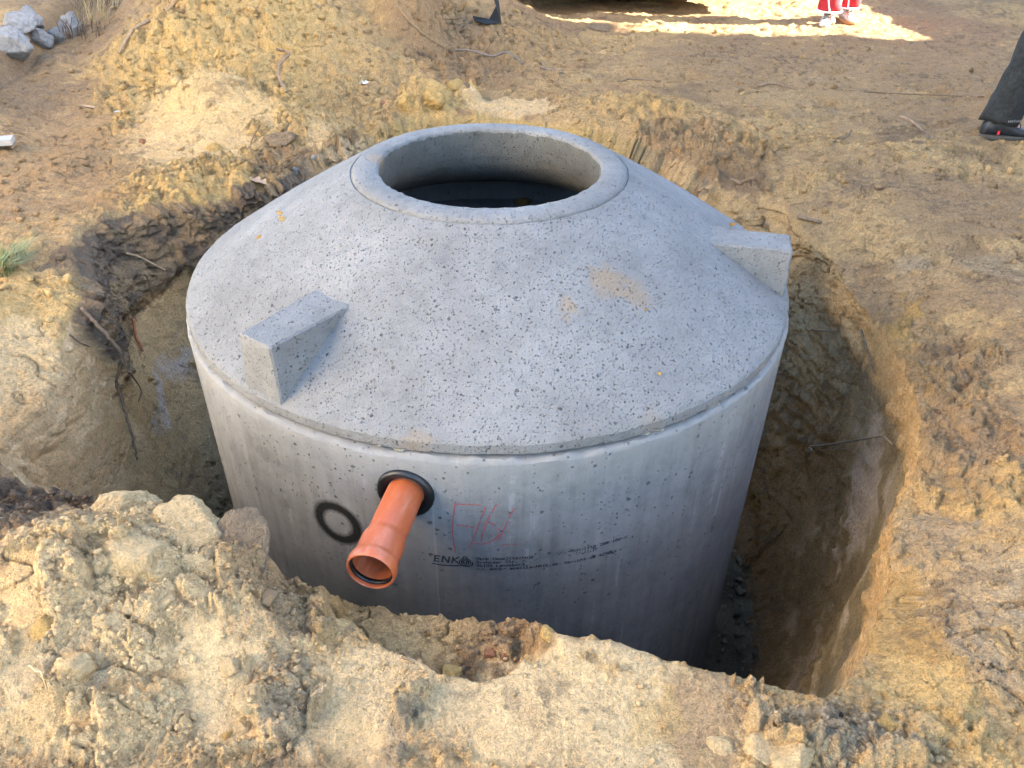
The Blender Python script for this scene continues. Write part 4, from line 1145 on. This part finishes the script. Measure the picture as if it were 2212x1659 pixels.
stick('twig', [(1.99, 1.89), (2.12, 2.0), (2.22, 2.11), (2.27, 2.19)], .006, .003, ROOT_M, 'thin crooked twig between the pit and the long twig', 'twig', .003)
stick('twig', [(2.51, 3.05), (2.90, 2.98), (3.46, 2.87)], .006, .004, BARK_M, 'very long thin dark twig running towards the dark trousers', 'twig', .002)
stick('twig', [(1.56, 1.00, -.21), (1.61, .93, -.20), (1.64, .90, -.195)], .010, .008, BARK_M, 'stubby dark twig above the lug on the right bank', 'twig')
stick('twig', [(1.26, 1.55, -.20), (1.33, 1.49, -.20), (1.38, 1.42, -.20)], .012, .010, BARK_M, 'stubby grey twig on the bank right of the cone', 'twig')
stick('straw', [(-.93, -1.73), (-.91, -1.74), (-.89, -1.755), (-.885, -1.77)], .0018, .0012, STRAW_M, 'pale bent straw in the crumbly near left spoil', 'straw', .012)
stick('twig', [(-.20, -1.635), (-.185, -1.64), (-.17, -1.65)], .003, .002, BARK_M, 'short dark twig lying on the sand edge of the shelf', 'twig', .003)
stick('twig', [(-.47, -1.90), (-.44, -1.87), (-.40, -1.845)], .0012, .001, BARK_M, 'fine dark twig on the smooth sand near the bottom', 'twig', .002)

# roots out of the pit wall: bearing and height looked up on the wall as built
_W = bpy.data.objects['pit_wall']
_co = np.empty(len(_W.data.vertices)*3, np.float32); _W.data.vertices.foreach_get('co', _co); _co = _co.reshape(-1, 3)
_wth = np.arctan2(_co[:, 1], _co[:, 0]); _wr = np.hypot(_co[:, 0], _co[:, 1])
def wall_pt(p, off=.012):
    a = math.atan2(p[1], p[0])
    d = ((_wth-a+math.pi) % (2*math.pi)-math.pi)**2*2.4+(_co[:, 2]-p[2])**2
    r_ = _wr[np.argmin(d)]-off
    return (r_*math.cos(a), r_*math.sin(a), p[2])
def root(pts, r0, r1, mat, label, off=.014, extra=()):
    stick('root', [wall_pt(p, off) for p in pts], r0, r1, mat, label, 'root', 0, None, [[wall_pt(q, off) for q in e] for e in extra])
root([(-1.55, .06, -.20), (-1.537, .03, -.26), (-1.525, .015, -.32), (-1.512, .016, -.406), (-1.50, -.005, -.508), (-1.487, -.028, -.588), (-1.473, -.08, -.655), (-1.456, -.134, -.729), (-1.436, -.17, -.79)], .008, .005, ROOT_M,
     'long dark root hanging down the left pit wall', .03, [[(-1.548, .02, -.477), (-1.533, .09, -.56), (-1.522, .096, -.628), (-1.512, .055, -.657)]])
root([(-1.438, .579, -.262), (-1.409, .616, -.305), (-1.378, .652, -.381)], .006, .004, PALEW_M, 'short pale root in the pit wall left of the cone')
root([(-1.36, .40, -.50), (-1.37, .36, -.56), (-1.38, .34, -.62)], .008, .006, RROOT_M, 'rust red root tip beside the left edge of the cone')
root([(-1.548, -.072, -.239), (-1.537, -.047, -.290), (-1.525, -.014, -.333)], .004, .003, ROOT_M, 'thin side root near the top of the left pit wall')
root([(1.45, .03, -.942), (1.449, .06, -.941), (1.45, .013, -.895), (1.446, -.105, -.777), (1.426, -.264, -.618), (1.403, -.367, -.511), (1.355, -.516, -.42)], .005, .004, PALEW_M, 'looped pale root on the shaded right pit wall', .02, [[(1.45, -.033, -.889), (1.445, -.118, -.80), (1.433, -.223, -.72), (1.376, -.457, -.60)]])
root([(1.39, .411, -.543), (1.41, .34, -.502), (1.43, .238, -.432)], .004, .003, BARK_M, 'thin dark root crossing the right pit wall below the lug', .01)
root([(1.44, .10, -.34), (1.44, .0, -.36), (1.43, -.12, -.40)], .005, .003, BARK_M, 'dark root fibre under the right pit rim', .01)
stick('root', [(-1.30, 1.86, gz(-1.30, 1.86)+.03), (-1.33, 1.72, -.06), (-1.33, 1.60, -.12), (-1.30, 1.46, -.15), (-1.22, 1.38, -.15), (-1.12, 1.38, -.12), (-1.02, 1.45, -.07)], .004, .003, ROOT_M, 'thin root looping under the brown boulder at the pit edge', 'root')

def flat_leaf(name, x, y, L, w, mat, label, cat, yaw, lobes=0, curl=.3):
    b = MB(); n = 14; top, v = [], []
    for i in range(n+1):
        t = i/n
        ww = w*math.sin(math.pi*min(1, t*1.02))**.7*(1+(.45*math.sin(t*math.pi*2*lobes) if lobes else 0))*.5
        for s in (-1, 0, 1):
            v.append((L*(t-.5), s*max(ww, .001), curl*L*((t-.5)**2)+abs(s)*ww*.5))
    f = []
    for i in range(n):
        for k in (0, 1):
            f.append((i*3+k, i*3+k+1, i*3+k+4, i*3+k+3))
    nv = len(v); v += [(p[0], p[1], p[2]-.0015) for p in v]; f += [tuple(q+nv for q in g[::-1]) for g in f]
    b.add(v, f)
    o = b.build(name, mat, None, True, (x, y, gz(x, y)+.012)); o.rotation_euler = (random.uniform(-.2, .2), random.uniform(-.2, .2), yaw)
    return tag(o, label, cat)
flat_leaf('dry_leaf', -2.44, 2.27, .13, .04, LEAF_M, 'long curled dry leaf on the brown ground at left', 'leaf', .1, 0, .5)
flat_leaf('dry_leaf', -1.20, 1.23, .12, .07, LEAF_M, 'lobed dry oak leaf at the top of the dark topsoil', 'leaf', -.3, 3, .2)
flat_leaf('dry_leaf', -.67, 2.51, .06, .05, RROOT_M, 'small red brown leaf left of the yellow sand blocks', 'leaf', 1.0, 2, .3)
flat_leaf('dry_leaf', -.92, 4.30, .05, .03, GRASS_M, 'small green leaf high on the sand heap', 'leaf', .6, 0, .3)
flat_leaf('scrap', -2.27, 2.23, .05, .03, PAPER_M, 'small white scrap beside the round yellow clods', 'scrap', .2, 0, .1)
flat_leaf('scrap', -1.22, 2.30, .05, .04, PAPER_M, 'crumpled bluish white scrap by the hooked stick', 'scrap', .9, 2, .6)
flat_leaf('scrap', -.84, 2.80, .07, .05, PAPER_M, 'white crumpled scrap on the slope right of the heap', 'scrap', .4, 3, .6)

b = MB()
b.add([(-.11, 0, .02), (.0, -.06, .0), (.12, -.05, .01), (.02, .05, .02), (.10, .07, .16), (.05, .0, .20), (-.12, .02, .05)], [(0, 1, 3), (1, 2, 3), (2, 4, 3), (2, 5, 4), (0, 3, 6)])
nv = len(b.v); b.v += [(p[0]+.002, p[1]+.004, p[2]-.004) for p in b.v]; b.f += [tuple(q+nv for q in g[::-1]) for g in list(b.f)]
o = b.build('plastic_sheet', SHEET_M, None, False, (-.02, 4.45, gz(-.02, 4.45)+.02)); tag(o, 'folded black plastic sheet half buried in the mound behind', 'sheet')

b = MB(); b.box((0, 0, .012), (.30, .09, .03))
o = b.build('board', BOARD_M, None, False, (-2.80, 1.68, gz(-2.80, 1.68)+.005)); o.rotation_euler = (0, 0, .30); tag(o, 'white weathered board end on the brown ground at left', 'board')
stick('stick', [(-2.69, 1.80), (-2.665, 1.74), (-2.645, 1.68)], .009, .006, WOOD_M, 'short brown stick resting on the white board end', 'stick', .03)

def tuft(name, x, y, n, h, mat, label, cat, lean=(.5, .3), w=.004, seed=1, spreadr=.05):
    r_ = random.Random(seed); b = MB()
    for i in range(n):
        a = r_.uniform(0, 6.28); rr = spreadr*math.sqrt(r_.random())
        bx, by = rr*math.cos(a), rr*math.sin(a)
        hh = h*r_.uniform(.5, 1.1); dx, dy = lean[0]*r_.uniform(.2, 1.3)+.25*math.cos(a), lean[1]*r_.uniform(-.6, 1.3)+.25*math.sin(a)
        pts = [Vector((bx+dx*hh*t*t*1.1, by+dy*hh*t*t*1.1, hh*(t-.35*t*t))) for t in (0, .33, .66, 1)]
        side = Vector((-dy, dx, .0)).normalized() if abs(dx)+abs(dy) > 1e-3 else Vector((1, 0, 0))
        ww = [w, w*.9, w*.6, w*.1]
        v = []
        for p, q in zip(pts, ww): v += [p-side*q/2, p+side*q/2]
        b.add(v, [(0, 1, 3, 2), (2, 3, 5, 4), (4, 5, 7, 6)])
    o = b.build(name, mat, None, True, (x, y, gz(x, y)-.004))
    return tag(o, label, cat)
tuft('grass_tuft', -2.02, .36, 130, .12, GRASS_M, 'green grass tuft on the sand at the left frame edge', 'grass', (.6, .5), .004, 3, .06)
tuft('grass_tuft', -2.0, .23, 120, .11, GRASS_M, 'second green grass tuft just below the upper one', 'grass', (.7, .3), .004, 4, .06)
tuft('dry_brush', -3.0, 4.05, 70, .30, STRAW_M, 'tangle of dry stems and roots beside the sand heap', 'brush', (.8, .1), .006, 5, .22)
tuft('dry_brush', -3.02, 3.72, 60, .26, ROOT_M, 'dark root tangle hanging over the end of the bank', 'brush', (.5, -.6), .006, 6, .2)
tuft('dry_brush', -3.1, 4.5, 70, .34, ROOT_M, 'dark brushwood behind the tangle of dry stems', 'brush', (.5, .2), .007, 8, .3)
# ------------------------------------------------------------------ people
def skin_figure(name, joints, edges, radii, mat, root=0, sub=2):
    me = bpy.data.meshes.new(name)
    me.from_pydata([tuple(j) for j in joints], edges, [])
    o = bpy.data.objects.new(name, me); COL.objects.link(o)
    sm = o.modifiers.new('skin', 'SKIN'); sm.use_smooth_shade = True
    for i, v in enumerate(me.skin_vertices[0].data):
        r_ = radii[i]
        v.radius = (r_, r_) if not hasattr(r_, '__len__') else r_
        v.use_root = (i == root)
    ss = o.modifiers.new('sub', 'SUBSURF'); ss.levels = sub; ss.render_levels = sub
    dg = bpy.context.evaluated_depsgraph_get()
    ev = bpy.data.meshes.new_from_object(o.evaluated_get(dg))
    o.modifiers.clear()
    o.data = ev
    ev.name = name
    ev.polygons.foreach_set('use_smooth', [True]*len(ev.polygons))
    ev.materials.clear(); ev.materials.append(mat)
    return o

SKIN_M = simple_mat('skin', (.50, .30, .22), .55, .08, 30, .0005)
HAIR_M = simple_mat('brown_hair', (.05, .03, .02), .6, .3, 40, .002)
BLACKC_M = simple_mat('black_trouser_cloth', (.012, .013, .0125), .95, .6, 45, .002)
REDC_M = simple_mat('red_trouser_cloth', (.30, .008, .014), .85, .2, 40, .002)
DARKC_M = simple_mat('dark_cloth', (.03, .03, .035), .9, .3, 40, .002)
PIPING_M = simple_mat('white_piping', (.75, .72, .72), .7, .1, 40, 0)
SHOE_M = simple_mat('dark_leather', (.012, .014, .019), .5, .4, 60, .001)
SOLE_M = simple_mat('grey_sole', (.045, .042, .036), .8, .3, 60, .001)
BOOT_M = simple_mat('grey_leather', (.40, .39, .37), .6, .25, 30, .001)
TAN_M = simple_mat('tan_sole', (.36, .19, .07), .7, .2, 40, .001)
TAGM = simple_mat('red_tag', (.55, .02, .03), .6, .1, 40, 0)

def person(x, y, yaw, legs, top_m, trouser_m, boot_m, sole_m, label, piping=False, tag_red=False, cuff_r=(.085, .105), trouser_h=.10):
    """legs: two (ankle, knee, hip) triples in the person's own frame, +X is where the person faces; returns the body"""
    z0 = gz(x, y)
    hipc = (Vector(legs[0][2])+Vector(legs[1][2]))/2
    lean = hipc+Vector((.03, 0, .0))
    J = [hipc, lean+Vector((0, 0, .18)), lean+Vector((.02, 0, .42)), lean+Vector((.02, 0, .56)), lean+Vector((.05, 0, .66)), lean+Vector((.06, 0, .74))]
    Rr = [(.12, .16), (.11, .15), (.12, .18), (.07, .08), (.055, .055), (.09, .075)]
    E_ = [(0, 1), (1, 2), (2, 3), (3, 4), (4, 5)]
    for s, lg in ((1, legs[0]), (-1, legs[1])):
        i0 = len(J)
        J += [Vector(lg[2])+Vector((0, 0, -.06)), Vector(lg[1]), Vector(lg[0]), Vector(lg[0])+Vector((.14, 0, -.05))]
        Rr += [.085, .055, .04, .035]
        E_ += [(0, i0), (i0, i0+1), (i0+1, i0+2), (i0+2, i0+3)]
        i0 = len(J)
        sh = J[2]
        J += [sh+Vector((0, .19*s, .06)), sh+Vector((.0, .25*s, -.22)), sh+Vector((.12, .24*s, -.46)), sh+Vector((.17, .23*s, -.54))]
        Rr += [.055, .042, .028, .026]
        E_ += [(2, i0), (i0, i0+1), (i0+1, i0+2), (i0+2, i0+3)]
        hp = len(J)-1
        for k in range(4):
            j0 = len(J)
            J += [J[hp]+Vector((.03, (.024-.016*k)*1.0, -.04)), J[hp]+Vector((.035, (.026-.018*k), -.08+.006*abs(k-1)))]
            Rr += [.009, .008]
            E_ += [(hp, j0), (j0, j0+1)]
        j0 = len(J)
        J += [J[hp]+Vector((.03, -.035*s, -.015)), J[hp]+Vector((.05, -.04*s, -.045))]
        Rr += [.011, .009]; E_ += [(hp, j0), (j0, j0+1)]
    body = skin_figure('person', J, E_, Rr, SKIN_M)
    body.location = (x, y, z0); body.rotation_euler = (0, 0, yaw)
    tag(body, label, 'person')
    # head with a face: a shaped ball on the neck
    hd = J[5]+Vector((.015, 0, .07))
    b = MB(); nn = 28; mm_ = 20; rings = []
    for i in range(mm_+1):
        ph = -math.pi/2+math.pi*i/mm_; ring_ = []
        for k in range(nn):
            a = 2*math.pi*k/nn
            px, py, pz = .098*math.cos(ph)*math.cos(a), .076*math.cos(ph)*math.sin(a), .118*math.sin(ph)
            f = max(0, math.cos(a))
            if f > 0:
                px += f**24*.022*math.exp(-((pz+.012)/.022)**2)                                   # nose
                px -= .010*math.exp(-((pz-.02)/.014)**2)*math.exp(-((abs(py)-.032)/.014)**2)        # eye sockets
                px += .006*math.exp(-((pz+.052)/.010)**2)*math.exp(-(py/.022)**2)                  # lips
            py += math.copysign(.014, py)*math.exp(-((a % math.pi-math.pi/2)/.16)**2)*math.exp(-((pz)/.026)**2)   # ears
            if pz < -.05: px *= 1-.25*(-.05-pz)/.07*(1 if math.cos(a) < 0 else .2); py *= 1-.3*(-.05-pz)/.07
            ring_.append(hd+Vector((px, py, pz)))
        rings.append(ring_)
    b.loft(rings, True); b.build('head', SKIN_M, body)
    b = MB(); rings = []
    for i in range(9):
        ph = .05+(math.pi/2-.05)*i/8
        rings.append([hd+Vector((.108*math.cos(ph)*math.cos(2*math.pi*k/24)-.012, .084*math.cos(ph)*math.sin(2*math.pi*k/24), .125*math.sin(ph)+.004+(.03 if math.cos(2*math.pi*k/24) > .4 and i < 3 else -.03*(i < 2)))) for k in range(24)])
    b.loft(rings, True); b.build('hair', HAIR_M, body)
    # jacket over the torso and arms
    b = MB()
    def ell(c, rx, ry, n=28): return [Vector(c)+Vector((rx*math.cos(2*math.pi*k/n), ry*math.sin(2*math.pi*k/n), 0)) for k in range(n)]
    b.loft([ell(hipc+Vector((0, 0, -.06)), .15, .20), ell(hipc+Vector((0, 0, .08)), .145, .19), ell(J[1]+Vector((0, 0, .05)), .14, .185), ell(J[2]+Vector((0, 0, -.05)), .145, .205), ell(J[2]+Vector((0, 0, .08)), .12, .20), ell(J[3]+Vector((0, 0, .0)), .075, .09), ell(J[3]+Vector((0, 0, .04)), .07, .075)], False)
    for s in (1, -1):
        sh = J[2]
        P = smooth_path([sh+Vector((0, .15*s, .07)), sh+Vector((0, .22*s, -.02)), sh+Vector((.0, .25*s, -.22)), sh+Vector((.11, .242*s, -.44))], 5)
        b.tube(P, [.08-.03*i/(len(P)-1) for i in range(len(P))], 14)
    b.build('jacket', top_m, body)
    # trousers: pelvis and two loose legs
    b = MB()
    b.loft([ell(hipc+Vector((0, 0, -.16)), .11, .165), ell(hipc+Vector((0, 0, -.06)), .145, .19), ell(hipc+Vector((0, 0, .10)), .14, .18)], True)
    r_ = random.Random(5)
    n = 40
    for lg in legs:
        A_, K_, H_ = Vector(lg[0]), Vector(lg[1]), Vector(lg[2])
        A_ = A_+(K_-A_)*(trouser_h-.08)/(K_-A_).length
        rings = []
        for i in range(27):
            t = i/26
            c = A_+(K_-A_)*(t/.5) if t < .5 else K_+(H_-K_)*((t-.5)/.5)
            rr = cuff_r[0]+(.085-cuff_r[0])*min(1, t/.5) if t < .5 else .085+.035*(t-.5)/.5
            rx = cuff_r[1]+(.09-cuff_r[1])*min(1, t/.5) if t < .5 else .09+.035*(t-.5)/.5
            fold = .010*math.sin(t*34)*(1 if t < .25 else .4)
            ring_ = []
            for k in range(n):
                a = 2*math.pi*k/n
                w = 1+.05*math.sin(3*a+t*9)+.035*math.sin(5*a-t*23)+fold*2*math.cos(a)
                ring_.append(c+Vector((rx*w*math.cos(a), rr*w*math.sin(a), .012*math.sin(2*a+i))))
            rings.append(ring_)
        inner = [[p+(c0-p)*.10+Vector((0, 0, .02)) for p in rings[0]] for c0 in [A_]]
        b.loft([inner[0]]+rings, False)
    tr = b.build('trousers', trouser_m, body)
    if piping:
        for lg in legs:
            A_, K_ = Vector(lg[0]), Vector(lg[1])
            A2 = A_+(K_-A_)*(trouser_h-.08)/(K_-A_).length
            for sgn in (1, -1):
                b = MB()
                P = [A2+Vector((cuff_r[1]*.9, sgn*cuff_r[0]*.35, .008)), A2+(K_-A2)*.25+Vector((.085, sgn*.055, 0)), A2+(K_-A2)*.55+Vector((.07, sgn*.075, 0)), K_+Vector((.06, sgn*.08, 0))]
                b.tube(smooth_path(P, 5), .009, 6); b.build('piping', PIPING_M, tr)
            b = MB()
            ring_ = [A2+Vector((cuff_r[1]*1.04*math.cos(a), cuff_r[0]*1.04*math.sin(a), .0)) for a in np.linspace(0, 2*math.pi, 33)]
            b.tube(ring_, .008, 6, False); b.build('cuff_piping', PIPING_M, tr)
    # boots: upper, shaft, sole, laces
    for lg in legs:
        A_ = Vector(lg[0]); pitch = lg[3] if len(lg) > 3 else 0.0
        yawf = lg[4] if len(lg) > 4 else 0.0
        rot = Matrix.Rotation(yawf, 3, 'Z') @ Matrix.Rotation(-pitch, 3, 'Y')
        piv = Vector((A_.x, A_.y, 0))
        def tr_(p): return piv+rot @ Vector(p)+Vector((0, 0, lg[5] if len(lg) > 5 else 0))
        secs = [(-.085, .028, .032, .10), (-.07, .042, .030, .125), (-.03, .046, .028, .150), (.02, .046, .026, .145), (.06, .046, .024, .115), (.10, .050, .024, .088), (.15, .052, .024, .072), (.185, .046, .026, .062), (.208, .030, .030, .050)]
        rings = []
        for (fx, hw, zb, zt_) in secs:
            ring_ = []
            for k in range(24):
                a = 2*math.pi*k/24
                ring_.append(tr_((fx, hw*math.copysign(abs(math.cos(a))**.8, math.cos(a)), (zb+zt_)/2+(zt_-zb)/2*math.sin(a))))
            rings.append(ring_)
        b = MB(); b.loft(rings, True)
        cen = [(-.03, 0, .10), (-.02, 0, .16), (-.015, 0, .22)]
        b.loft([[tr_((c[0]+rx*math.cos(2*math.pi*k/24), ry*math.sin(2*math.pi*k/24), c[2])) for k in range(24)] for c, rx, ry in zip(cen, (.055, .05, .055), (.045, .042, .047))], True)
        bt = b.build('boot', boot_m, body)
        b = MB(); rings = []
        for zz, g in ((0, .96), (.006, 1.0), (.026, 1.03), (.032, 1.0)):
            ring_ = []
            for k in range(36):
                a = 2*math.pi*k/36
                fx = .062+.152*g*math.cos(a); hw = (.045+.010*math.cos(a)-.006*math.cos(2*a))*g
                ring_.append(tr_((fx, hw*math.sin(a)*(1.0), zz+(.012 if fx > .19 else 0)*(zz < .02))))
            rings.append(ring_)
        b.loft(rings, True); b.build('sole', sole_m, bt)
        b = MB()
        for q in range(5):
            fx = .035+q*.02
            b.tube([tr_((fx, -.03, .128-q*.011)), tr_((fx+.008, 0, .148-q*.013)), tr_((fx, .03, .128-q*.011))], .003, 6)
        b.build('lace', SOLE_M if not piping else DARKC_M, bt)
        if tag_red and lg is legs[0]:
            b = MB(); b.box(tr_((-.005, -.0475, .052)), (.012, .004, .022)); b.build('heel_tag', TAGM, bt, False)
    return body, tr

# walker at the right frame edge: dark trousers, shoe heel at (2.96, 1.95), walking to the right
pb, ptr = person(3.03, 1.94, R(-8), [((0, 0, .10), (.05, .02, .50), (.16, .06, .92)), ((.60, .20, .12), (.40, .20, .53), (.18, .20, .92))], DARKC_M, BLACKC_M, SHOE_M, SOLE_M,
       'person in black work trousers and dark shoes walking off at the right', False, True, (.092, .112), .09)
# stitched wording round the cuff
EMB_M = simple_mat('stitched_thread', (.2, .2, .18), .8, .2, 80, 0)
b = MB()
txt = '       workwear'
PF = dict(FONT)
for i, ch in enumerate(txt):
    g = PF.get(ch, FONT['o'])
    for r_ in range(7):
        for c_ in range(5):
            if g[r_][c_] == '1':
                a = -math.pi/2-.70+(i*6+c_)*.0165
                zz = .135-r_*.0024+.01
                rad = (.092, .112)
                p = Vector((rad[1]*1.10*math.cos(a), rad[0]*1.10*math.sin(a), zz))
                q = Vector((rad[1]*1.10*math.cos(a+.017), rad[0]*1.10*math.sin(a+.017), zz))
                b.add([p, q, q+Vector((0, 0, .0025)), p+Vector((0, 0, .0025))], [(0, 1, 2, 3)])
b.build('stitched_text', EMB_M, ptr, False)
# figure in red trousers at the top, standing in the sun
person(3.32, 5.38, R(-90), [((.11, -.13, .10), (.12, -.15, .50), (.02, -.12, .90), 0, -.5), ((-.12, .12, .10), (-.02, .15, .50), (-.02, .12, .90), 0, .1)], REDC_M, REDC_M, BOOT_M, TAN_M,
       'person in red work trousers with white piping and grey boots standing in the sun', True, False, (.105, .115), .12)

# ------------------------------------------------------------------ digger parked behind, only its underside in the picture
RUST_M = simple_mat('dark_red_paint', (.05, .012, .009), .6, .4, 20, .002)
STEEL_M = simple_mat('worn_steel', (.05, .047, .045), .6, .4, 30, .003)
dg_ = empty('digger', (1.4, 7.7, -.10))
tag(dg_, 'dark parked digger at the top of which only the underside shows', 'digger')
for yy in (-.75, .75):
    b = MB()
    pts = []
    for k in range(56):
        t = k/56*2*math.pi
        cx = .85 if math.cos(t) > 0 else -.85
        pts.append((cx+.28*math.cos(t), .28+.28*math.sin(t)))
    v = []; 
    for s in (-.22, .22):
        v += [(p[0], yy+s, p[1]) for p in pts]
    nP = len(pts)
    b.add(v, [(k, (k+1) % nP, nP+(k+1) % nP, nP+k) for k in range(nP)]+[tuple(range(nP))[::-1], tuple(range(nP, 2*nP))])
    tk = b.build('track', STEEL_M, dg_, False)
    for k in range(0, 30):
        d = k/30
        per = 2*1.7+2*math.pi*.28; L_ = d*per
        if L_ < 1.7: c, a = (-.85+L_, -.003), 0
        elif L_ < 1.7+math.pi*.28: an = (L_-1.7)/.28; c, a = (.85+.283*math.sin(an), .28-.283*math.cos(an)), an
        elif L_ < 3.4+math.pi*.28: c, a = (.85-(L_-1.7-math.pi*.28), .563), 0
        else: an = (L_-3.4-math.pi*.28)/.28; c, a = (-.85-.283*math.sin(an), .28+.283*math.cos(an)), an
        b = MB(); b.box((c[0], yy, c[1]), (.09, .46, .03), Matrix.Rotation(-a, 3, 'Y')); b.build('track_pad', STEEL_M, tk, False)
    for k in range(4):
        b = MB(); b.tube([(-.75+k*.5, yy-.235, .24), (-.75+k*.5, yy+.235, .24)], .15, 18); b.build('roller', STEEL_M, tk)
b = MB(); b.box((0, 0, .42), (1.3, 1.06, .36)); b.tube([(0, 0, .6), (0, 0, .74)], .5, 24); b.build('chassis', RUST_M, dg_, False)
b = MB(); b.box((-.05, -.45, .87), (2.5, 3.0, 1.4)); b.build('upper_body', RUST_M, dg_, False)  # front drawn out low so that it shades the ground before it
b = MB(); b.box((.55, -.35, 2.0), (1.0, 1.0, 1.24)); cabo = b.build('cab', RUST_M, dg_, False)
for (c, d) in (((.55, -.855, 2.1), (.8, .012, .8)), ((1.055, -.35, 2.1), (.012, .8, .8))):
    b = MB(); b.box(c, d); b.build('window', GLASS_M, cabo, False)
b = MB()
b.tube([(.9, .45, 1.5), (1.9, .45, 2.9), (3.2, .45, 3.0)], .13, 10); b.build('boom', RUST_M, dg_, False)
b = MB(); b.tube([(3.2, .45, 3.0), (4.3, .45, 1.9)], .10, 10); b.build('dipper', RUST_M, dg_, False)
b = MB(); b.tube([(-.9, -.9, 1.37), (-.9, -.9, 2.0)], .05, 12); b.build('exhaust', STEEL_M, dg_)
